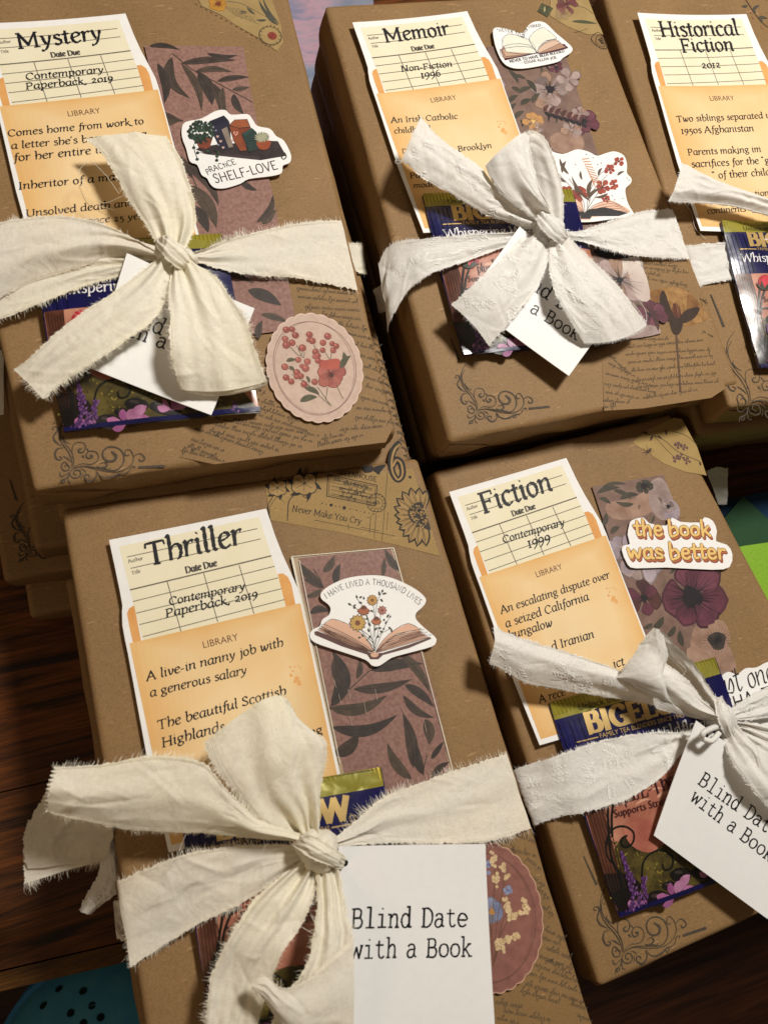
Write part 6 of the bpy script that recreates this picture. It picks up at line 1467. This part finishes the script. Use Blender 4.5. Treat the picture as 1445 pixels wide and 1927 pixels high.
cloth('loop', rb, CREAMC, Z("1225,680 1230,800 1215,950 1180,1080 1100,1180 1050,1300 1030,1420", (b+1.6, b+2.2, b+2.5, b+2.2, b+1.8)), Z("1312,690 1335,800 1350,880 1368,935 1362,1100 1356,1290 1352,1420", (b+1.6, b+2.1, b+2.4, b+2.2, b+1.8)), nv=60, folds=2, amp=.14, pinch=(1.3,.1), seed=38, fray=(.4,.5), bulge=.2)
cloth('tail', rb, GREYC, Z("1372,955 1290,1035 1180,1130 1090,1150 1030,1100 970,1135", (b+2.55, b+2.7, b+2.75, b+2.5)), Z("1370,1420 1300,1420 1220,1420 1150,1400 1090,1300 985,1145", (b+2.0, b+2.2, b+2.3, b+2.4)), nv=40, folds=1.4, amp=.10, seed=39, fray=(.5,0), bulge=.25)
knot(rb, CREAMC, 598, 1600, b+1.9, 42, 36, -35, 4, .9)
cloth('knot_wrap', rb, CREAMC, Z("1150,585 1200,560 1260,590 1310,620 1345,650", (b+2.2, b+2.8, b+2.4, b+1.7)), Z("1180,650 1220,640 1260,660 1300,690 1330,690", (b+2.0, b+2.5, b+2.1, b+1.6)), nv=30, nu=24, folds=3, amp=.10, seed=40, fray=(.2,.3), hair=.12)
for q in ([(500,1590,b+2.2), (480,1640,b+2), (470,1700,b+1.5)], [(560,1740,b+2.4), (600,1760,b+2.6), (585,1720,b+2.5)], [(350,1570,b+2), (330,1620,b+1.6), (345,1600,b+1.5)]): thread_obj(rb, CREAMC, q, .008)
# the white ribbon of the book underneath, hanging out at the left
o = cloth('ribbon_end', None, WHITEC, Z("435,545 400,640 380,720 345,780 310,850", (-2.1, -2.6, -3.2, -3.6)), Z("462,620 468,700 470,770 420,810 355,868", (-2.1, -2.5, -2.9, -3.3)), nv=40, folds=1.4, amp=.10, seed=41, fray=(0,0), bulge=.3, sprigs=5)
tag(o, 'white ribbon end curling out from the second book in the Thriller stack', 'ribbon', RG)
o = cloth('ribbon_band', None, WHITEC, Z("440,820 452,815 470,810", (-2.4, -2.4)), Z("455,960 490,975 520,980", (-2.4, -2.4)), nv=14, folds=1, amp=.03, seed=42, fray=(0,0), hair=.1)
tag(o, 'pale ribbon wrapped round the second book in the Thriller stack', 'ribbon', RG)

# ---- Fiction ribbon
b = ZF; c = PX(2.651, 900, 1170)
rb = thing('ribbon_bow', P(1350, 1360, b), 'white floral cotton bow round the Fiction book, one open loop standing up', 'ribbon', RG)
cloth('tail', rb, WHITEC, Z("75,28 160,62 250,95 480,165 690,240 800,300 1000,430 1180,480", (b+2.3, b+2.2, b+2.0, b+1.7, b+1.4)), Z("52,205 150,258 250,310 480,350 750,392 900,425 1050,470 1180,505", (b+2.0, b+1.6, b+1.3, b+1.3, b+1.3)), nv=80, folds=1.6, amp=.09, pinch=(0,1.2), seed=51, fray=(.5,.5), ends=(.5,0), bulge=.35, sprigs=16, hair=.13)
cloth('loop', rb, WHITEC, Z("690,285 720,235 770,170 820,90 868,28", (b+1.9, b+2.3, b+2.8, b+3.2)), Z("1180,500 1080,480 980,455 870,400 960,130", (b+1.4, b+1.6, b+1.8, b+2.2, b+2.6)), mid=Z("760,320 830,330 880,290 900,200 910,60", (b+1.9, b+2.4, b+2.7, b+2.7, b+3.0)), nv=50, folds=1.2, amp=.09, seed=52, fray=(.2,.2), bulge=.2, hair=.12)
cloth('loop', rb, WHITEC, Z("868,28 930,65 1000,135 1060,200 1150,330 1235,450", (b+3.2, b+3.3, b+3.0, b+2.4, b+1.5)), Z("872,60 905,150 960,230 1020,300 1100,420 1190,510", (b+3.0, b+2.2, b+1.7, b+1.5, b+1.4)), nv=50, folds=1.4, amp=.09, pinch=(0,1.2), seed=53, fray=(.3,.2), hair=.12)
cloth('loop', rb, WHITEC, Z("690,285 780,330 870,390 980,440 1100,470 1190,500", (b+1.9, b+1.9, b+1.8, b+1.5)), Z("915,200 980,240 1050,300 1110,380 1160,430 1215,480", (b+2.4, b+2.4, b+2.1, b+1.5)), nv=50, folds=2, amp=.12, pinch=(0,1.2), seed=54, fray=(.5,.3), bulge=.4, hair=.12)
cloth('band', rb, WHITEC, Z("170,760 180,738 290,700 400,665 620,590 850,552 1000,552 1150,520", (b-.4, b+.2, b+.75, b+.9, b+1.0, b+1.1)), Z("280,1020 283,1010 420,970 551,945 755,880 923,765 1020,650 1170,560", (b-.4, b+.15, b+.8, b+.9, b+1.0, b+1.1)), nv=70, folds=1.5, amp=.07, pinch=(0,1.4), seed=55, fray=(.7,.7), sprigs=18, hair=.12)
cloth('band', rb, WHITEC, Z("1250,440 1330,390 1445,325 1600,250 1700,210", (b+1.3, b+1.0, b+.7, b+.3)), Z("1260,490 1340,490 1445,480 1600,460 1760,440", (b+1.2, b+.9, b+.6, b+.3)), nv=40, folds=1.8, amp=.10, pinch=(1.3,0), seed=56, fray=(.3,.3), sprigs=5, hair=.12)
cloth('tail', rb, WHITEC, Z("1210,540 1230,620 1270,700 1330,790 1400,880 1500,980", (b+1.6, b+2.3, b+2.5, b+2.2)), Z("1270,510 1350,570 1450,640 1560,740 1640,830 1700,950", (b+1.5, b+2.1, b+2.3, b+2.1)), nv=60, folds=2.2, amp=.16, pinch=(1.2,.3), seed=57, fray=(.4,.2), bulge=.2, hair=.14)
cloth('tail', rb, WHITEC, Z("1255,500 1330,500 1445,520 1600,560 1750,600", (b+1.5, b+2.0, b+2.2, b+1.9)), Z("1260,540 1340,590 1445,680 1560,800 1650,900", (b+1.5, b+1.9, b+2.1, b+1.9)), nv=50, folds=3, amp=.15, pinch=(1.2,.3), seed=58, fray=(.3,.3), hair=.14)
knot(rb, WHITEC, 1362, 1352, b+1.6, 28, 32, 10, 5, .8)
thread_obj(rb, WHITEC, [(1352,1366,b+1.9), (1335,1372,b+2.4), (1322,1380,b+2.6), (1322,1390,b+2.4), (1338,1394,b+2.5), (1352,1380,b+2.3)], .12, 'tag_string')
for q in ([(1385,1330,b+2.2), (1410,1345,b+2.5), (1445,1350,b+2.2)], [(1390,1370,b+2.5), (1420,1400,b+2.7), (1430,1440,b+2.6)], [(1275,1245,b+2.6), (1290,1260,b+2.5), (1280,1275,b+2.3)]): thread_obj(rb, WHITEC, q, .01)

# ---- ribbons round the lower books
c = PX(3.854, 660, 400)
o = cloth('ribbon_band', None, CREAMC, Z("-80,228 -20,226 70,224 90,240", (-.08, -.08, -.1, -.5)), Z("-80,400 0,400 60,438 120,450", (-.08, -.08, -.1, -.5)), nv=20, nu=20, folds=1, amp=.03, seed=61, fray=(.5,.8), hair=.16)
tag(o, 'cream ribbon wrapped round the book right under the Mystery book', 'ribbon', RG)
o = cloth('ribbon_band', None, WHITEC, Z("165,560 220,530 330,500", (-.6, -.2, -.1)), Z("205,730 260,720 340,690", (-.6, -.2, -.1)), nv=20, nu=20, folds=1.5, amp=.05, seed=62, fray=(.2,.2), hair=.1)
tag(o, 'white ribbon wrapped round the book under the Memoir book, in shadow', 'ribbon', RG)
c = PX(3.854, 0, 660)
o = cloth('ribbon_band', None, WHITEC, Z("-60,-20 0,-10 30,0", (-2.3, -2.3)), Z("-60,480 0,470 30,460", (-2.3, -2.3)), nv=14, nu=20, folds=1, amp=.03, seed=63, fray=(.2,.2), hair=.1)
tag(o, 'pale ribbon on the third book of the Mystery stack, at the left edge', 'ribbon', RG)
c = PX(3.707, 1240, 720)
o = cloth('ribbon_band', None, WHITEC, Z("330,620 400,590 480,600", (-5.2, -5.2)), Z("410,850 440,850 470,850", (-6.5, -6.5)), nv=14, nu=20, folds=1, amp=.05, seed=64, fray=(.1,.1), hair=.1)
tag(o, 'pale ribbon end hanging in the shadow behind the Fiction book', 'ribbon', RG)
